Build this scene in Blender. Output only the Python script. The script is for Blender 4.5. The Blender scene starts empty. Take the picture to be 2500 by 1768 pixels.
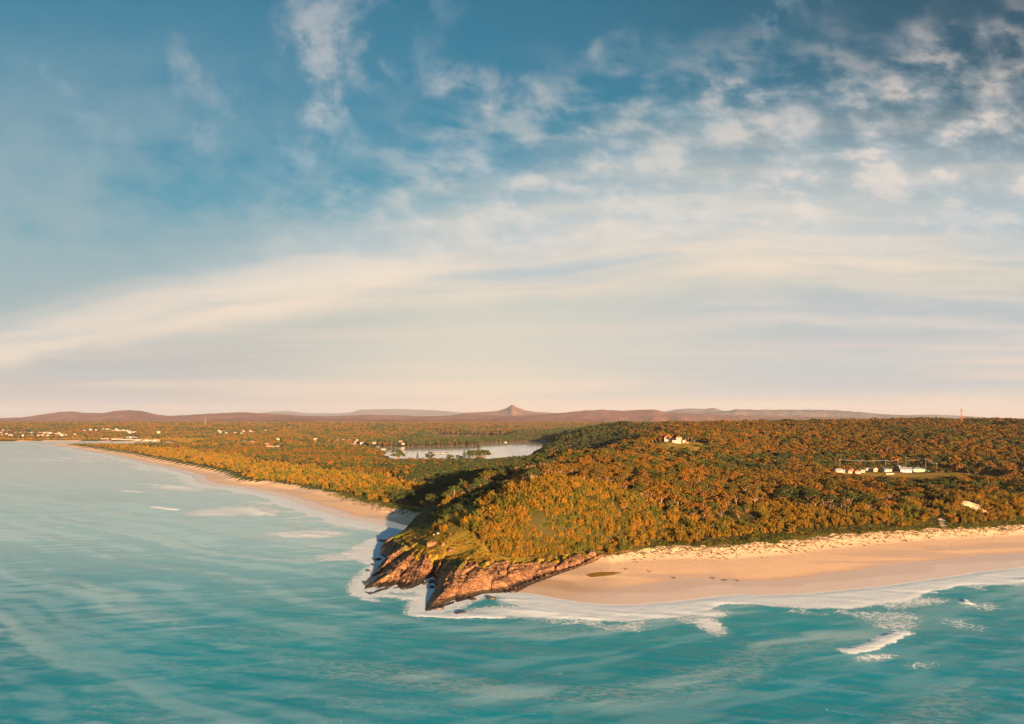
import bpy, math, random
import numpy as np
from math import radians, sin, cos, pi
rng = np.random.default_rng(7); random.seed(7)
S = bpy.context.scene
COL = S.collection

# ------------------------------------------------------------------ camera, sky, sun, exposure
CAM_H = 70.0
FD = 1495.5                     # focal length in units of the 2296 px wide sketch
cam = bpy.data.cameras.new('camera'); co = bpy.data.objects.new('camera', cam); COL.objects.link(co)
co.location = (0, 0, CAM_H); co.rotation_euler = (pi/2, 0, 0)
cam.sensor_width = 36.0; cam.lens = 36.0*FD/2296; cam.shift_y = 133.0/2296
cam.clip_start = 1; cam.clip_end = 120000
S.camera = co
SUN_EL, SUN_AZ = radians(7.8), radians(156)      # azimuth clockwise from +Y (behind the camera, to the right)
sl = bpy.data.lights.new('sun', 'SUN'); so = bpy.data.objects.new('sun', sl); COL.objects.link(so)
sl.energy = 5.0; sl.angle = radians(0.6); sl.color = (1.0, 0.60, 0.30)
so.rotation_euler = (pi/2 - SUN_EL, 0, pi - SUN_AZ)
S.view_settings.view_transform = 'Standard'; S.view_settings.look = 'None'
S.view_settings.gamma = 1.0; S.view_settings.exposure = 2.0
S.cycles.use_denoising = True; S.cycles.sample_clamp_direct = 8; S.cycles.sample_clamp_indirect = 4
S.cycles.max_bounces = 5; S.cycles.diffuse_bounces = 2; S.cycles.glossy_bounces = 2
S.cycles.transmission_bounces = 2; S.cycles.volume_bounces = 0; S.cycles.transparent_max_bounces = 8
S.cycles.caustics_reflective = False; S.cycles.caustics_refractive = False

# ------------------------------------------------------------------ node expression helper
class E:
    nt = None
    def __init__(s, k): s.k = k
    @staticmethod
    def w(a): return a if isinstance(a, E) else E(float(a))
def _m(op, *a, clamp=False):
    n = E.nt.nodes.new('ShaderNodeMath'); n.operation = op; n.use_clamp = clamp
    for i, x in enumerate(a):
        x = E.w(x)
        if isinstance(x.k, float): n.inputs[i].default_value = x.k
        else: E.nt.links.new(x.k, n.inputs[i])
    return E(n.outputs[0])
for nm, op in (('add','ADD'),('sub','SUBTRACT'),('mul','MULTIPLY'),('truediv','DIVIDE'),('pow','POWER')):
    setattr(E, '__%s__' % nm, (lambda op: lambda s, o: _m(op, s, o))(op))
    setattr(E, '__r%s__' % nm, (lambda op: lambda s, o: _m(op, o, s))(op))
def ss(x, a, b, lo=0.0, hi=1.0):
    n = E.nt.nodes.new('ShaderNodeMapRange'); n.interpolation_type = 'SMOOTHSTEP'
    E.nt.links.new(x.k, n.inputs[0])
    for i, v in ((1, a), (2, b), (3, lo), (4, hi)):
        if isinstance(v, E): E.nt.links.new(v.k, n.inputs[i])
        else: n.inputs[i].default_value = v
    return E(n.outputs[0])
def mx(f, a, b):                                   # colour mix
    n = E.nt.nodes.new('ShaderNodeMix'); n.data_type = 'RGBA'
    for i, x in ((0, f), (6, a), (7, b)):
        if isinstance(x, E): E.nt.links.new(x.k, n.inputs[i])
        elif isinstance(x, tuple): n.inputs[i].default_value = (*x, 1)[:4]
        else: n.inputs[i].default_value = x
    return E(n.outputs[2])
def vec(x, y, z=0.0):
    n = E.nt.nodes.new('ShaderNodeCombineXYZ')
    for i, v in enumerate((x, y, z)):
        v = E.w(v)
        if isinstance(v.k, float): n.inputs[i].default_value = v.k
        else: E.nt.links.new(v.k, n.inputs[i])
    return E(n.outputs[0])
def sep(v):
    n = E.nt.nodes.new('ShaderNodeSeparateXYZ'); E.nt.links.new(v.k, n.inputs[0])
    return [E(o) for o in n.outputs]
def noise(v, scale, detail=4.0, rough=0.5, dist=0.0, lac=2.0, out=0):
    n = E.nt.nodes.new('ShaderNodeTexNoise'); E.nt.links.new(v.k, n.inputs['Vector'])
    n.inputs['Scale'].default_value = scale; n.inputs['Detail'].default_value = detail
    n.inputs['Roughness'].default_value = rough; n.inputs['Distortion'].default_value = dist
    n.inputs['Lacunarity'].default_value = lac
    return E(n.outputs[out])
def voro(v, scale, feature='F1', out=0, rnd=1.0):
    n = E.nt.nodes.new('ShaderNodeTexVoronoi'); n.feature = feature; E.nt.links.new(v.k, n.inputs['Vector'])
    n.inputs['Scale'].default_value = scale; n.inputs['Randomness'].default_value = rnd
    return E(n.outputs[out])
def attr(name):
    n = E.nt.nodes.new('ShaderNodeAttribute'); n.attribute_name = name; return E(n.outputs['Fac'])
def pos():
    return E(E.nt.nodes.new('ShaderNodeNewGeometry').outputs['Position'])
def bump(h, strength, dist, base=None):
    n = E.nt.nodes.new('ShaderNodeBump'); n.inputs['Strength'].default_value = strength
    n.inputs['Distance'].default_value = dist; E.nt.links.new(h.k, n.inputs['Height'])
    if base is not None: E.nt.links.new(base.k, n.inputs['Normal'])
    return E(n.outputs[0])
def hexc(r, g, b):                                  # sRGB 0-255 to linear
    return tuple(((c/255+0.055)/1.055)**2.4 if c > 10 else c/255/12.92 for c in (r, g, b))

# ------------------------------------------------------------------ world
W = bpy.data.worlds.new('World'); S.world = W; W.use_nodes = True
W.cycles.sampling_method = 'MANUAL'; W.cycles.sample_map_resolution = 256
nt = W.node_tree; nt.nodes.clear(); E.nt = nt
def build_world():
    tc = E(nt.nodes.new('ShaderNodeTexCoord').outputs['Generated'])
    x, y, z = sep(tc)
    ya = _m('ADD', _m('ABSOLUTE', y), 0.02)
    u = x/ya; v = _m('MAXIMUM', z, 0.0)/ya
    v = _m('MINIMUM', v, 6.0); u = _m('MAXIMUM', _m('MINIMUM', u, 6.0), -6.0)
    sky = nt.nodes.new('ShaderNodeTexSky'); sky.sky_type = 'NISHITA'; sky.sun_disc = False
    sky.sun_elevation = SUN_EL; sky.sun_rotation = SUN_AZ
    sky.air_density = 1.3; sky.dust_density = 0.6; sky.ozone_density = 2.5
    # grade the physical sky: deep teal blue high up
    n = nt.nodes.new('ShaderNodeMix'); n.data_type = 'RGBA'; n.blend_type = 'MULTIPLY'; n.inputs[0].default_value = 1
    nt.links.new(sky.outputs[0], n.inputs[6]); n.inputs[7].default_value = (0.19*SKY, 0.95*SKY, 1.03*SKY, 1)
    base = E(n.outputs[2])
    arc = 0.21 - (u-0.42)*(u-0.42)*0.089
    w = v - arc
    # thin veil that whitens the lower sky
    low = mx(ss(v, 0.0, 0.05), hexc(234, 198, 170), hexc(232, 211, 186))
    low = mx(ss(v, 0.03, 0.10), low, hexc(216, 208, 190))
    low = mx(ss(v, 0.09, 0.24), low, hexc(192, 196, 188))
    low = mx(ss(u, -0.15, -0.8)*ss(v, 0.14, 0.0), low, hexc(242, 194, 166))
    low = mx(ss(u, -0.15, 0.55)*ss(v, 0.0, 0.06)*ss(w, 0.02, -0.04)*0.9, low, hexc(176, 187, 193))
    veil = _m('POWER', ss(w, 0.20, -0.06), 0.9)
    c = mx(veil*0.97, base, low)
    c = mx(ss(u + v*0.9, 0.55, 1.35)*0.55*ss(v, 0.25, 0.45), c, hexc(4, 40, 64))
    c = mx(ss(u, 0.0, -0.75)*ss(v, 0.75, 0.45)*0.30, c, hexc(70, 120, 150))
    warp = noise(vec(u*1.3, v*2.2, 3.1), 2.0, 3, 0.5)
    wu = u + (warp - 0.5)*0.30
    ww = w + (noise(vec(u*1.5, v*3, 9.2), 2.2, 3, 0.5) - 0.5)*0.07
    streak = noise(vec(wu*0.9, ww*10, 1.0), 2.0, 5, 0.50, 0.1)
    fine = noise(vec(u*3.4 + v*1.5, v*6.5, 5.0), 3.0, 7, 0.60, 0.15)
    puff = noise(vec(u*5.0 + v*1.6, v*8.4, 2.0), 2.9, 6, 0.55, 0.1)
    puff2 = noise(vec(u*3.5, v*4.5, 8.0), 1.3, 3, 0.5)
    soft = noise(vec(u*2.0 - v*1.0, v*3.6, 12.0), 1.8, 5, 0.55, 0.2)
    # a left-hand veil of greyish haze
    vl = ss(u, 0.02, -0.62)*ss(v, 0.66, 0.28)*ss(soft*0.6 + fine*0.4 + ss(v, 0.35, 0.2)*0.15, 0.30, 0.62)
    c = mx(vl*0.68, c, hexc(158, 176, 182))
    # broad soft fan, opening to the right, dissolving into mottled cloud above
    thick = ss(u, -0.80, 0.45, 0.05, 0.20)
    body = ss(ww, -0.020, 0.045)*ss(w, thick*1.55, thick*0.30)
    c = mx(body*0.85, c, mx(ss(streak*0.5 + soft*0.5, 0.36, 0.64), hexc(178, 192, 198), hexc(214, 208, 198)))
    up = ss(w, 0.0, 0.09)*ss(w - thick*1.1, 0.20, -0.02)*ss(u, -0.62, 0.05)
    mott = ss(fine*0.5 + puff*0.5, 0.40, 0.62)
    c = mx(up*mott*0.55, c, mx(ss(puff, 0.40, 0.62), hexc(184, 196, 204), hexc(228, 218, 208)))
    edge = ss(ww, -0.030, 0.015)*ss(ww, 0.085, 0.012)
    c = mx(edge*ss(streak, 0.30, 0.60)*0.75, c, hexc(240, 218, 194))
    s2 = ss(streak, 0.46, 0.66)*body
    c = mx(s2*0.25, c, hexc(240, 226, 210))
    tail = ss(ww, -0.17, -0.03)*ss(ww, 0.02, -0.03)*ss(u, -0.05, 0.75)*ss(streak, 0.42, 0.60)
    c = mx(tail*0.6, c, hexc(238, 218, 200))
    # altocumulus puffs, upper right
    reg = ss(w, 0.08, 0.20)*ss(u*0.95 - w*0.55 + (puff2-0.5)*0.9, 0.08, 0.44)*ss(w, 0.42, 0.20, 0.25, 1.0)
    pf = reg*ss(puff*0.8 + puff2*0.2, 0.49, 0.63)
    c = mx(pf*0.55, c, mx(ss(puff, 0.50, 0.64), hexc(146, 170, 188), hexc(232, 216, 206)))
    # torn wisps, upper left and centre
    wis = noise(vec(u*6.0 + v*2.0, v*5.0 - u*1.2, 4.0), 2.6, 7, 0.60, 0.15)
    wm = noise(vec(u*2.0, v*2.0, 11.0), 1.6, 2, 0.5)
    c = mx(ss(wis, 0.50, 0.74)*ss(wm, 0.44, 0.60)*ss(w, 0.06, 0.20)*0.30, c, hexc(176, 192, 202))
    for bu, bv, ru, rv, k, q in ((-0.255, 0.575, 0.085, 0.12, -0.45, 0.62), (-0.015, 0.478, 0.10, 0.035, 0.2, 0.62), (-0.47, 0.50, 0.03, 0.10, 0.5, 0.4), (-0.29, 0.50, 0.04, 0.08, 0.0, 0.4),
                                 (0.13, 0.53, 0.05, 0.03, -0.5, 0.45), (0.70, 0.54, 0.12, 0.04, 0.15, 0.45), (0.42, 0.445, 0.06, 0.025, 0.1, 0.5), (0.56, 0.46, 0.05, 0.035, 0.1, 0.5)):
        a = (u-bu)/ru; b = (v-bv + (u-bu)*k)/rv
        m = ss(a*a + b*b + (soft-0.5)*2.5, 2.2, 0.1)
        c = mx(m*ss(wis*0.75 + fine*0.25 + m*0.05, 0.47, 0.72)*q*0.65, c, hexc(216, 208, 204))
    lowst = noise(vec(u*0.9, v*24, 6.0), 2.0, 4, 0.5, 0.15)
    c = mx(ss(lowst, 0.46, 0.72)*ss(v, 0.19, 0.08)*ss(v, 0.0, 0.03)*0.40, c, hexc(240, 212, 190))
    c = mx(ss(lowst, 0.50, 0.30)*ss(v, 0.16, 0.06)*ss(v, 0.0, 0.03)*0.35, c, hexc(176, 188, 194))
    bg = nt.nodes.new('ShaderNodeBackground'); nt.links.new(c.k, bg.inputs[0])
    bg.inputs[1].default_value = 0.27        # the physical sky inside is already scaled by SKY
    out = nt.nodes.new('ShaderNodeOutputWorld'); nt.links.new(bg.outputs[0], out.inputs[0])
SKY = 0.11
build_world()

# ------------------------------------------------------------------ numpy noise
def _h(ix, iy, s):
    n = (ix.astype(np.int64)*374761393 + iy.astype(np.int64)*668265263 + s*1442695041) & 0x7fffffff
    n = ((n ^ (n >> 13))*1274126177) & 0x7fffffff
    n = ((n ^ (n >> 16))*2246822519) & 0x7fffffff
    return (n & 0xffffff)/float(0xffffff)
def vn(x, y, s=0):
    ix = np.floor(x); iy = np.floor(y); fx = x-ix; fy = y-iy
    fx = fx*fx*fx*(fx*(fx*6-15)+10); fy = fy*fy*fy*(fy*(fy*6-15)+10)
    a = _h(ix, iy, s); b = _h(ix+1, iy, s); c = _h(ix, iy+1, s); d = _h(ix+1, iy+1, s)
    return (a*(1-fx)+b*fx)*(1-fy) + (c*(1-fx)+d*fx)*fy
def fbm(x, y, s=0, o=4, g=0.5):
    t = 0; a = 1; n = 0
    for i in range(o):
        t = t + a*vn(x, y, s+i*17); n += a; a *= g; x = x*2.03+13.7; y = y*2.01+7.1
    return t/n
def sst(x, a, b):
    t = np.clip((x-a)/(b-a), 0, 1); return t*t*(3-2*t)
def vor(x, y, s=0):
    """cell noise: F1, F2-F1, id, cell centre"""
    ix = np.floor(x); iy = np.floor(y)
    f1 = np.full(x.shape, 9.0); f2 = np.full(x.shape, 9.0); cid = np.zeros(x.shape); cx = np.zeros(x.shape); cy = np.zeros(x.shape)
    for dx in (-1, 0, 1):
        for dy in (-1, 0, 1):
            jx = ix+dx; jy = iy+dy
            px = jx+_h(jx, jy, s); py = jy+_h(jx, jy, s+5)
            d = np.hypot(px-x, py-y)
            m = d < f1
            f2 = np.where(m, f1, np.minimum(f2, d))
            cid = np.where(m, _h(jx, jy, s+9), cid); cx = np.where(m, px, cx); cy = np.where(m, py, cy)
            f1 = np.where(m, d, f1)
    return f1, f2-f1, cid, cx, cy

# ------------------------------------------------------------------ the lie of the land
def U(px, py, z=0.0):
    D = (CAM_H-z)*FD/(py-945.0); return ((px-1148.0)/FD*D, D)
LAND = [U(*p) for p in [(-600,990),(0,991),(50,991),(110,990),(200,990.5),(300,991.5),(360,993),
 (360,998),(300,998),(200,996.6),(140,995),(100,994.3),(83,995.6),
 (110,998),(160,1006),(200,1014),(250,1022),(300,1035),(350,1046),(400,1058),(430,1066),(442,1080),(480,1090),(520,1093),(560,1100),
 (600,1108),(640,1118),(680,1133),(720,1147),(760,1160),(820,1172),(870,1183),(905,1190),(925,1190),(939,1186),
 (915,1193),(887,1208),(853,1224),(850,1246),(865,1251),(848,1268),(833,1289),(821,1301),(815,1328),(829,1334),(862,1323),(896,1318),
 (901,1323),(925,1319),(949,1308),(963,1300),(972,1306),(977,1318),(953,1356),(952,1371),(973,1368),(997,1360),(1021,1352),(1052,1344),
 (1081,1332),(1117,1330),(1153,1328),(1200,1333),(1250,1343),(1300,1351),(1350,1356),(1400,1357),(1450,1354),(1500,1350),(1550,1345),
 (1600,1338),(1660,1333),(1700,1336),(1800,1332),(1900,1322),(2000,1312),(2080,1300),(2150,1290),(2200,1282),(2296,1272),(2420,1262),
 (2700,1235),(3200,1195),(4200,1140)]] + [(60000,400),(60000,90000),(-60000,90000),(-60000,2400)]
LAKE_A = [U(*p) for p in [(664,998),(700,999.5),(760,1000.5),(808,1002.5),(840,1003),(882,1002),(978,1000.4),(1080,998),(1082,995),(1131,991.6),
 (1190,989.6),(1234,988.4),(1241,993),(1222,1008),(1190,1024),(1150,1032),(1090,1037),(994,1039),(898,1038),(880,1030),(850,1014),(808,1008),(760,1005.5),(700,1003.5),(664,1002)]]
LAKE_B = [U(*p) for p in [(876,984),(930,983),(978,982),(982,976.4),(1019,976.6),(1048,977),(1100,978),(1135,979),(1140,984),(1080,987),(984,989),(900,990)]]
def inside(X, Y, poly):
    r = np.zeros(X.shape, bool); n = len(poly)
    for i in range(n):
        x1, y1 = poly[i]; x2, y2 = poly[(i+1) % n]
        if y1 == y2: continue
        c = ((y1 > Y) != (y2 > Y)) & (X < (x2-x1)*(Y-y1)/(y2-y1)+x1)
        r ^= c
    return r
GRASSL = [U(*p) for p in [(885,1205,5),(900,1222,7),(930,1244,7.5),(968,1256,6),(997,1246,8),(1030,1280,7),(1045,1251,9.5),(1078,1280,7.5),(1092,1258,8),(1140,1263,6),(1189,1265,4.5),(1225,1258,4),(1309,1246,3.5),(1350,1240,4)]]
GRASSZ = [5,7,7.5,6,8,7,9.5,7.5,8,6,4.5,4,3.5,4]
def segdist(X, Y, pts, closed=True):
    d = np.full(X.shape, 1e18); n = len(pts)
    for i in range(n if closed else n-1):
        x1, y1 = pts[i]; x2, y2 = pts[(i+1) % n]
        dx, dy = x2-x1, y2-y1; L = dx*dx+dy*dy+1e-9
        t = np.clip(((X-x1)*dx+(Y-y1)*dy)/L, 0, 1)
        d = np.minimum(d, (X-x1-t*dx)**2+(Y-y1-t*dy)**2)
    return np.sqrt(d)
def shore(X, Y):
    """signed distance to the coast, + on land; and the same to the lakes"""
    d = segdist(X, Y, LAND); d = np.where(inside(X, Y, LAND), d, -d)
    l = np.full(X.shape, 1e9)
    for P in (LAKE_A, LAKE_B):
        e = segdist(X, Y, P); e = np.where(inside(X, Y, P), -e, e); l = np.where(np.abs(e) < np.abs(l), e, l)
    return d, l
CT = []
def C(px, py, z): x, y = U(px, py, z); CT.append((x, y, z))
def Wp(x, y, z): CT.append((x, y, z))
for a in [(960,1165,14),(900,1192,5),(1040,1130,22),(1130,1085,30),(1200,1050,36),(1290,1032,40),(1400,1034,37),(1000,1235,10),(1000,1200,14),
 (1040,1180,17),(1040,1150,20),(1100,1110,26),(1150,1270,6),(1250,1250,5),(1300,1240,5),(1200,1180,18),(1300,1150,22),(1300,1085,32),
 (1450,1200,8),(1450,1120,21),(1450,1062,31),(1600,1200,7),(1600,1130,15),(1600,1085,19),(1800,1190,8),(1800,1120,13),(1900,1075,14),(2000,1060,15),
 (2120,1060,15),(2270,1062,15),(2250,1180,8),(2296,1100,13),(1700,1060,20),(1750,1020,26),(2100,1020,28),(1650,1010,33),
 (1500,990,44),(1628,986,44),(1400,990,38),(1330,1020,16),(1250,1040,12),(1100,1060,6),(1000,1100,5),(950,1135,4.5),(1200,1025,6),(1060,1030,4),
 (900,1060,6),(800,1100,6),(700,1060,6),(600,1060,7),(450,1030,7),(300,1010,7),(800,1020,4),(600,1003,4),(450,1000,4),(1000,1040,4)]: C(*a)
for a in [(190,1350,57),(500,1350,57),(800,1350,62),(1100,1350,62),(1400,1400,60),(600,1050,46),(850,1050,48),(400,1150,52),(1000,700,16),(700,480,12),
 (150,1450,38),(60,1500,24),(10,1600,10),(300,2300,50),(900,2400,50),(0,1750,1),
 (-1700,2500,7),(-1300,2500,7),(-1900,3000,28),(-1400,3000,27),(-900,2600,10),(-700,2150,7),(-500,1850,4),(-1000,2000,5),(-2600,2600,8),
 (-3300,4200,46),(-2000,4200,46),(-1000,4000,42),(-500,3700,30),(-350,3300,10),(0,4400,38),(700,4400,45),(150,2700,18),(350,2500,30),(0,2200,3),(-250,2200,3),(100,2350,8),
 (-100,3700,12),(-300,2700,4),(2000,4500,45),(3500,4500,45),(-600,2600,10),(200,3300,25),
 (0,6500,48),(-4500,6500,48),(-2500,6500,46),(3000,6500,46),(5000,6500,46),(0,15000,60),(-8000,15000,60),(8000,15000,60),(0,40000,60),(-2000,1000,-5)]: Wp(*a)
CT = np.array(CT)
def _k(X, Y): return X/np.maximum(Y, 60), np.log(np.maximum(Y, 60))*0.9
cu, cv = _k(CT[:, 0], CT[:, 1])
_r = np.sqrt((cu[:, None]-cu)**2+(cv[:, None]-cv)**2+0.0009)
_w = np.linalg.solve(_r + np.eye(len(CT))*-0.004, CT[:, 2]-10)
def ctrl(X, Y):
    a, b = _k(X, Y); z = np.full(X.shape, 10.0)
    for i in range(len(CT)): z += _w[i]*np.sqrt((a-cu[i])**2+(b-cv[i])**2+0.0009)
    return z
_c = [U(*p) for p in [(939,1186),(915,1193),(887,1208),(853,1224),(850,1246),(865,1251),(848,1268),(833,1289),(821,1301),(815,1328),(829,1334),(862,1323),(896,1318),
 (901,1323),(925,1319),(949,1308),(963,1300),(972,1306),(977,1318),(953,1356),(952,1371),(973,1368),(997,1360),(1021,1352),(1052,1344),
 (1081,1332),(1117,1330),(1150,1328),(1180,1310,.6),(1215,1296,1),(1245,1284,1.5),(1293,1268,2),(1345,1243,4)]]
HEADP = _c + [(75,345),(95,420),(95,620),(-50,620),(-62,500),(-61,440)]
HEADC = _c[:-1]
GULLY = [U(966,1302), U(975,1275,3), U(980,1255,6)]
BOWL = (U(2203,1147,9), 12.0)
CRK = None
def height(X, Y, full=False):
    """ground height; with full=True also the surface weights"""
    d, l = shore(X, Y)
    zc = ctrl(X, Y)
    right = sst(X, -20, 5)*(Y < 1200)
    e = segdist(X, Y, HEADP); e = np.where(inside(X, Y, HEADP), e, -e); he = sst(e, 0, 6)
    hb = sst(segdist(X, Y, [(-26, 296), (-6, 345), (34, 500)], False), 92, 52)
    nz = fbm(X/37, Y/37, 3)-0.5
    zc = zc + nz*np.where(Y < 1200, 3.0, 14.0)*sst(d, 60, 160)
    # beaches: a flat wet foot, a berm, then the foredune
    bw = 41+right*(31+14*(vn(X/60, 0*X, 4)-0.3)); bw = bw*(1-he)+10*he     # sand width
    prof = 0.022*np.clip(d, 0, 25) + 0.035*np.clip(d-25, 0, 60)
    rough = (fbm(X/5, Y/5, 21, 3)-0.5)*1.5
    prof = prof + sst(d, bw*0.78, bw*1.08)*(2.6+rough)
    land = prof + np.maximum(zc-5.0, 0)*sst(d, bw*0.95, bw*1.0+60-28*hb)
    # headland: rocks, then turf
    hd = segdist(X, Y, HEADC, False)
    hk = sst(hd, 62, 24)*sst(e, -1.5, 1.5)                            # 1 around the rocks
    g2 = np.full(X.shape, 1e9); zg = np.full(X.shape, 7.0)
    for i in range(len(GRASSL)-1):
        q = segdist(X, Y, GRASSL[i:i+2], False); zg = np.where(q < g2, 0.5*(GRASSZ[i]+GRASSZ[i+1]), zg); g2 = np.minimum(q, g2)
    ee = np.maximum(e, 0); seaward = np.zeros(X.shape, bool)
    seaward = inside(X, Y, HEADC + GRASSL[::-1])
    t = np.where(seaward, ee/(ee+g2+1e-6), 1.0)
    ang = 0.16+0.32*sst(X, -30, -50)
    gx = (X*np.cos(ang)-Y*np.sin(ang)); gy = (X*np.sin(ang)+Y*np.cos(ang))
    wx = (fbm(X/11, Y/11, 31, 3)-0.5)*5; wy = (fbm(X/9, Y/9, 41, 3)-0.5)*6
    m = (hk > 0.001) & (e > -16)
    rock = np.zeros(X.shape); crk = np.zeros(X.shape)
    if m.any():
        xs = (gx+wx)[m]; ys = (gy+wy)[m]
        f1, ed, cid, ccx, ccy = vor(xs/9.5, ys/40.0, 3)
        slab = (cid-0.5)*1.4 + (xs/9.5-ccx)*1.2
        crack = -2.2*(1-sst(ed, 0.0, 0.07))
        f1b, e2, cid2, c2x, c2y = vor((xs+3)/3.6, ys/5.5, 13)
        slab2 = (cid2-0.5)*0.3 + (xs/3.4-c2x)*0.15; crack2 = -0.45*(1-sst(e2, 0.0, 0.09))
        crk[m] = np.maximum(1-sst(ed, 0.0, 0.055), 0.75*(1-sst(e2, 0.0, 0.06)))
        f3, e3, cid3, c3x, c3y = vor(xs/1.5, ys/2.2, 23)
        rock[m] = slab+crack+slab2+crack2+(cid3-0.5)*0.22+(fbm(xs/3, ys/5, 51, 4)-0.5)*0.7
    zturf = zc
    tz_ = zg*t+rock*0.8+fbm(X/14, Y/14, 281, 3)*3; stp = 1.35; fz = tz_/stp; rock = rock + 0.6*sst(t, 0.06, 0.3)*(stp*(np.floor(fz)+sst(fz-np.floor(fz), 0.0, 0.5))-tz_)
    zin = zg + (zturf-zg)*sst(g2, 0, 26)
    zs = 0.4*sst(e, -0.5, 2) + zg*(0.35*sst(t, 0, 0.45)+0.65*t**1.15)
    zrock = np.where(seaward, zs, zin) + rock*sst(e, -0.5, 4)*np.where(seaward, 1.0, 1-sst(g2, 1, 9)*0.97)
    g = segdist(X, Y, GULLY, False)
    zrock = zrock - 4.2*np.exp(-(g/2.6)**2)*sst(e, -6, 4)
    hl = hk
    dd = ee
    z = land*(1-hl) + zrock*hl
    # blow-out dune
    bx, by = BOWL[0]; br = np.hypot((X-bx)/11.0, (Y-by)/15.0)
    z = z + 5.0*np.exp(-((X-bx)/17)**2-((Y-by-15)/13)**2)
    br = np.hypot((X-bx+0.25*(Y-by))/(4.0+0.2*(Y-by)), (Y-by-3)/12.0)
    sea = np.maximum(d*0.06, -6)-0.15
    z = np.where(d < 0, np.where(hk > 0.5, np.maximum(sea, zrock*0+sea)+rock*0.6*sst(d, -4, 0), sea), z)
    # lake banks
    z = np.where(l < 0, np.maximum(l*0.05, -3)-0.3, np.where(l < 200, z*sst(l, 0, 60)+0.4*(1-sst(l, 0, 60)), z))
    if not full: return z
    hr = sst(hd, 62, 24)*sst(e, -2.2, -1.2)
    rk = hr*np.maximum((seaward | (e < 0.5))*sst(g2-(fbm(X/4, Y/4, 61, 4)-0.5)*9, -1, 1.2), (~seaward)*sst(g2+(fbm(X/4, Y/4, 61, 4)-0.5)*8, 1.5, 0.0))*1.0
    sn = (1-hr)*(1-he)*(1-sst(d + (fbm(X/12, Y/12, 71, 4)-0.5)*7, bw*1.0, bw*1.05))
    sn = np.maximum(sn, sst(br + (fbm(X/4, Y/4, 72)-0.5)*0.5, 1.05, 0.9))
    tr = segdist(X, Y, TRACK, False); sn = np.maximum(sn, sst(tr + (vn(X/3, Y/3, 5)-0.5)*1.2, 1.9, 1.2))
    global CRK
    CRK = crk
    return z, d, l, rk, sn, hk, bw
TRACK = [U(*p) for p in [(2105,1150,9),(2116,1156,8),(2112,1166,7),(2118,1176,7),(2140,1190,6)]] + [U(2150,1196,6)]

def mesh_obj(name, verts, faces, mat=None, parent=None, smooth=True, link=True):
    me = bpy.data.meshes.new(name)
    verts = np.asarray(verts, np.float32)
    if isinstance(faces, np.ndarray):
        k = faces.shape[1]; nf = len(faces)
        me.vertices.add(len(verts)); me.vertices.foreach_set('co', verts.ravel())
        me.loops.add(nf*k); me.loops.foreach_set('vertex_index', faces.astype(np.int32).ravel())
        me.polygons.add(nf); me.polygons.foreach_set('loop_start', np.arange(0, nf*k, k, dtype=np.int32))
        me.update(calc_edges=True)
    else:
        me.from_pydata([tuple(v) for v in verts], [], faces); me.update()
    if smooth: me.polygons.foreach_set('use_smooth', np.ones(len(me.polygons), bool))
    if mat:
        for m_ in (mat if isinstance(mat, (list, tuple)) else [mat]): me.materials.append(m_)
    o = bpy.data.objects.new(name, me)
    if link: COL.objects.link(o)
    if parent: o.parent = parent
    return o
def fattr(me, name, a):
    t = me.attributes.new(name, 'FLOAT', 'POINT'); t.data.foreach_set('value', np.asarray(a, np.float32))
def tag(o, label=None, cat=None, group=None, kind=None):
    for k, v in (('label', label), ('category', cat), ('group', group), ('kind', kind)):
        if v: o[k] = v
    return o
def grid_faces(nx, ny):
    i = np.arange(nx*ny).reshape(ny, nx)
    return np.stack([i[:-1, :-1], i[:-1, 1:], i[1:, 1:], i[1:, :-1]], -1).reshape(-1, 4)
def axis(segs, grow_lo, grow_hi, lo, hi, g=1.035):
    """segs: [(a,b,step)...] contiguous; grows outwards to lo / hi"""
    a = []
    for s0, s1, st in segs: a += list(np.arange(s0, s1, st))
    a.append(segs[-1][1])
    st = grow_lo; x = a[0]; pre = []
    while x > lo: x -= st; st *= g; pre.append(x)
    st = grow_hi; x = a[-1]; post = []
    while x < hi: x += st; st *= g; post.append(x)
    return np.array(pre[::-1]+a+post)

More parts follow.
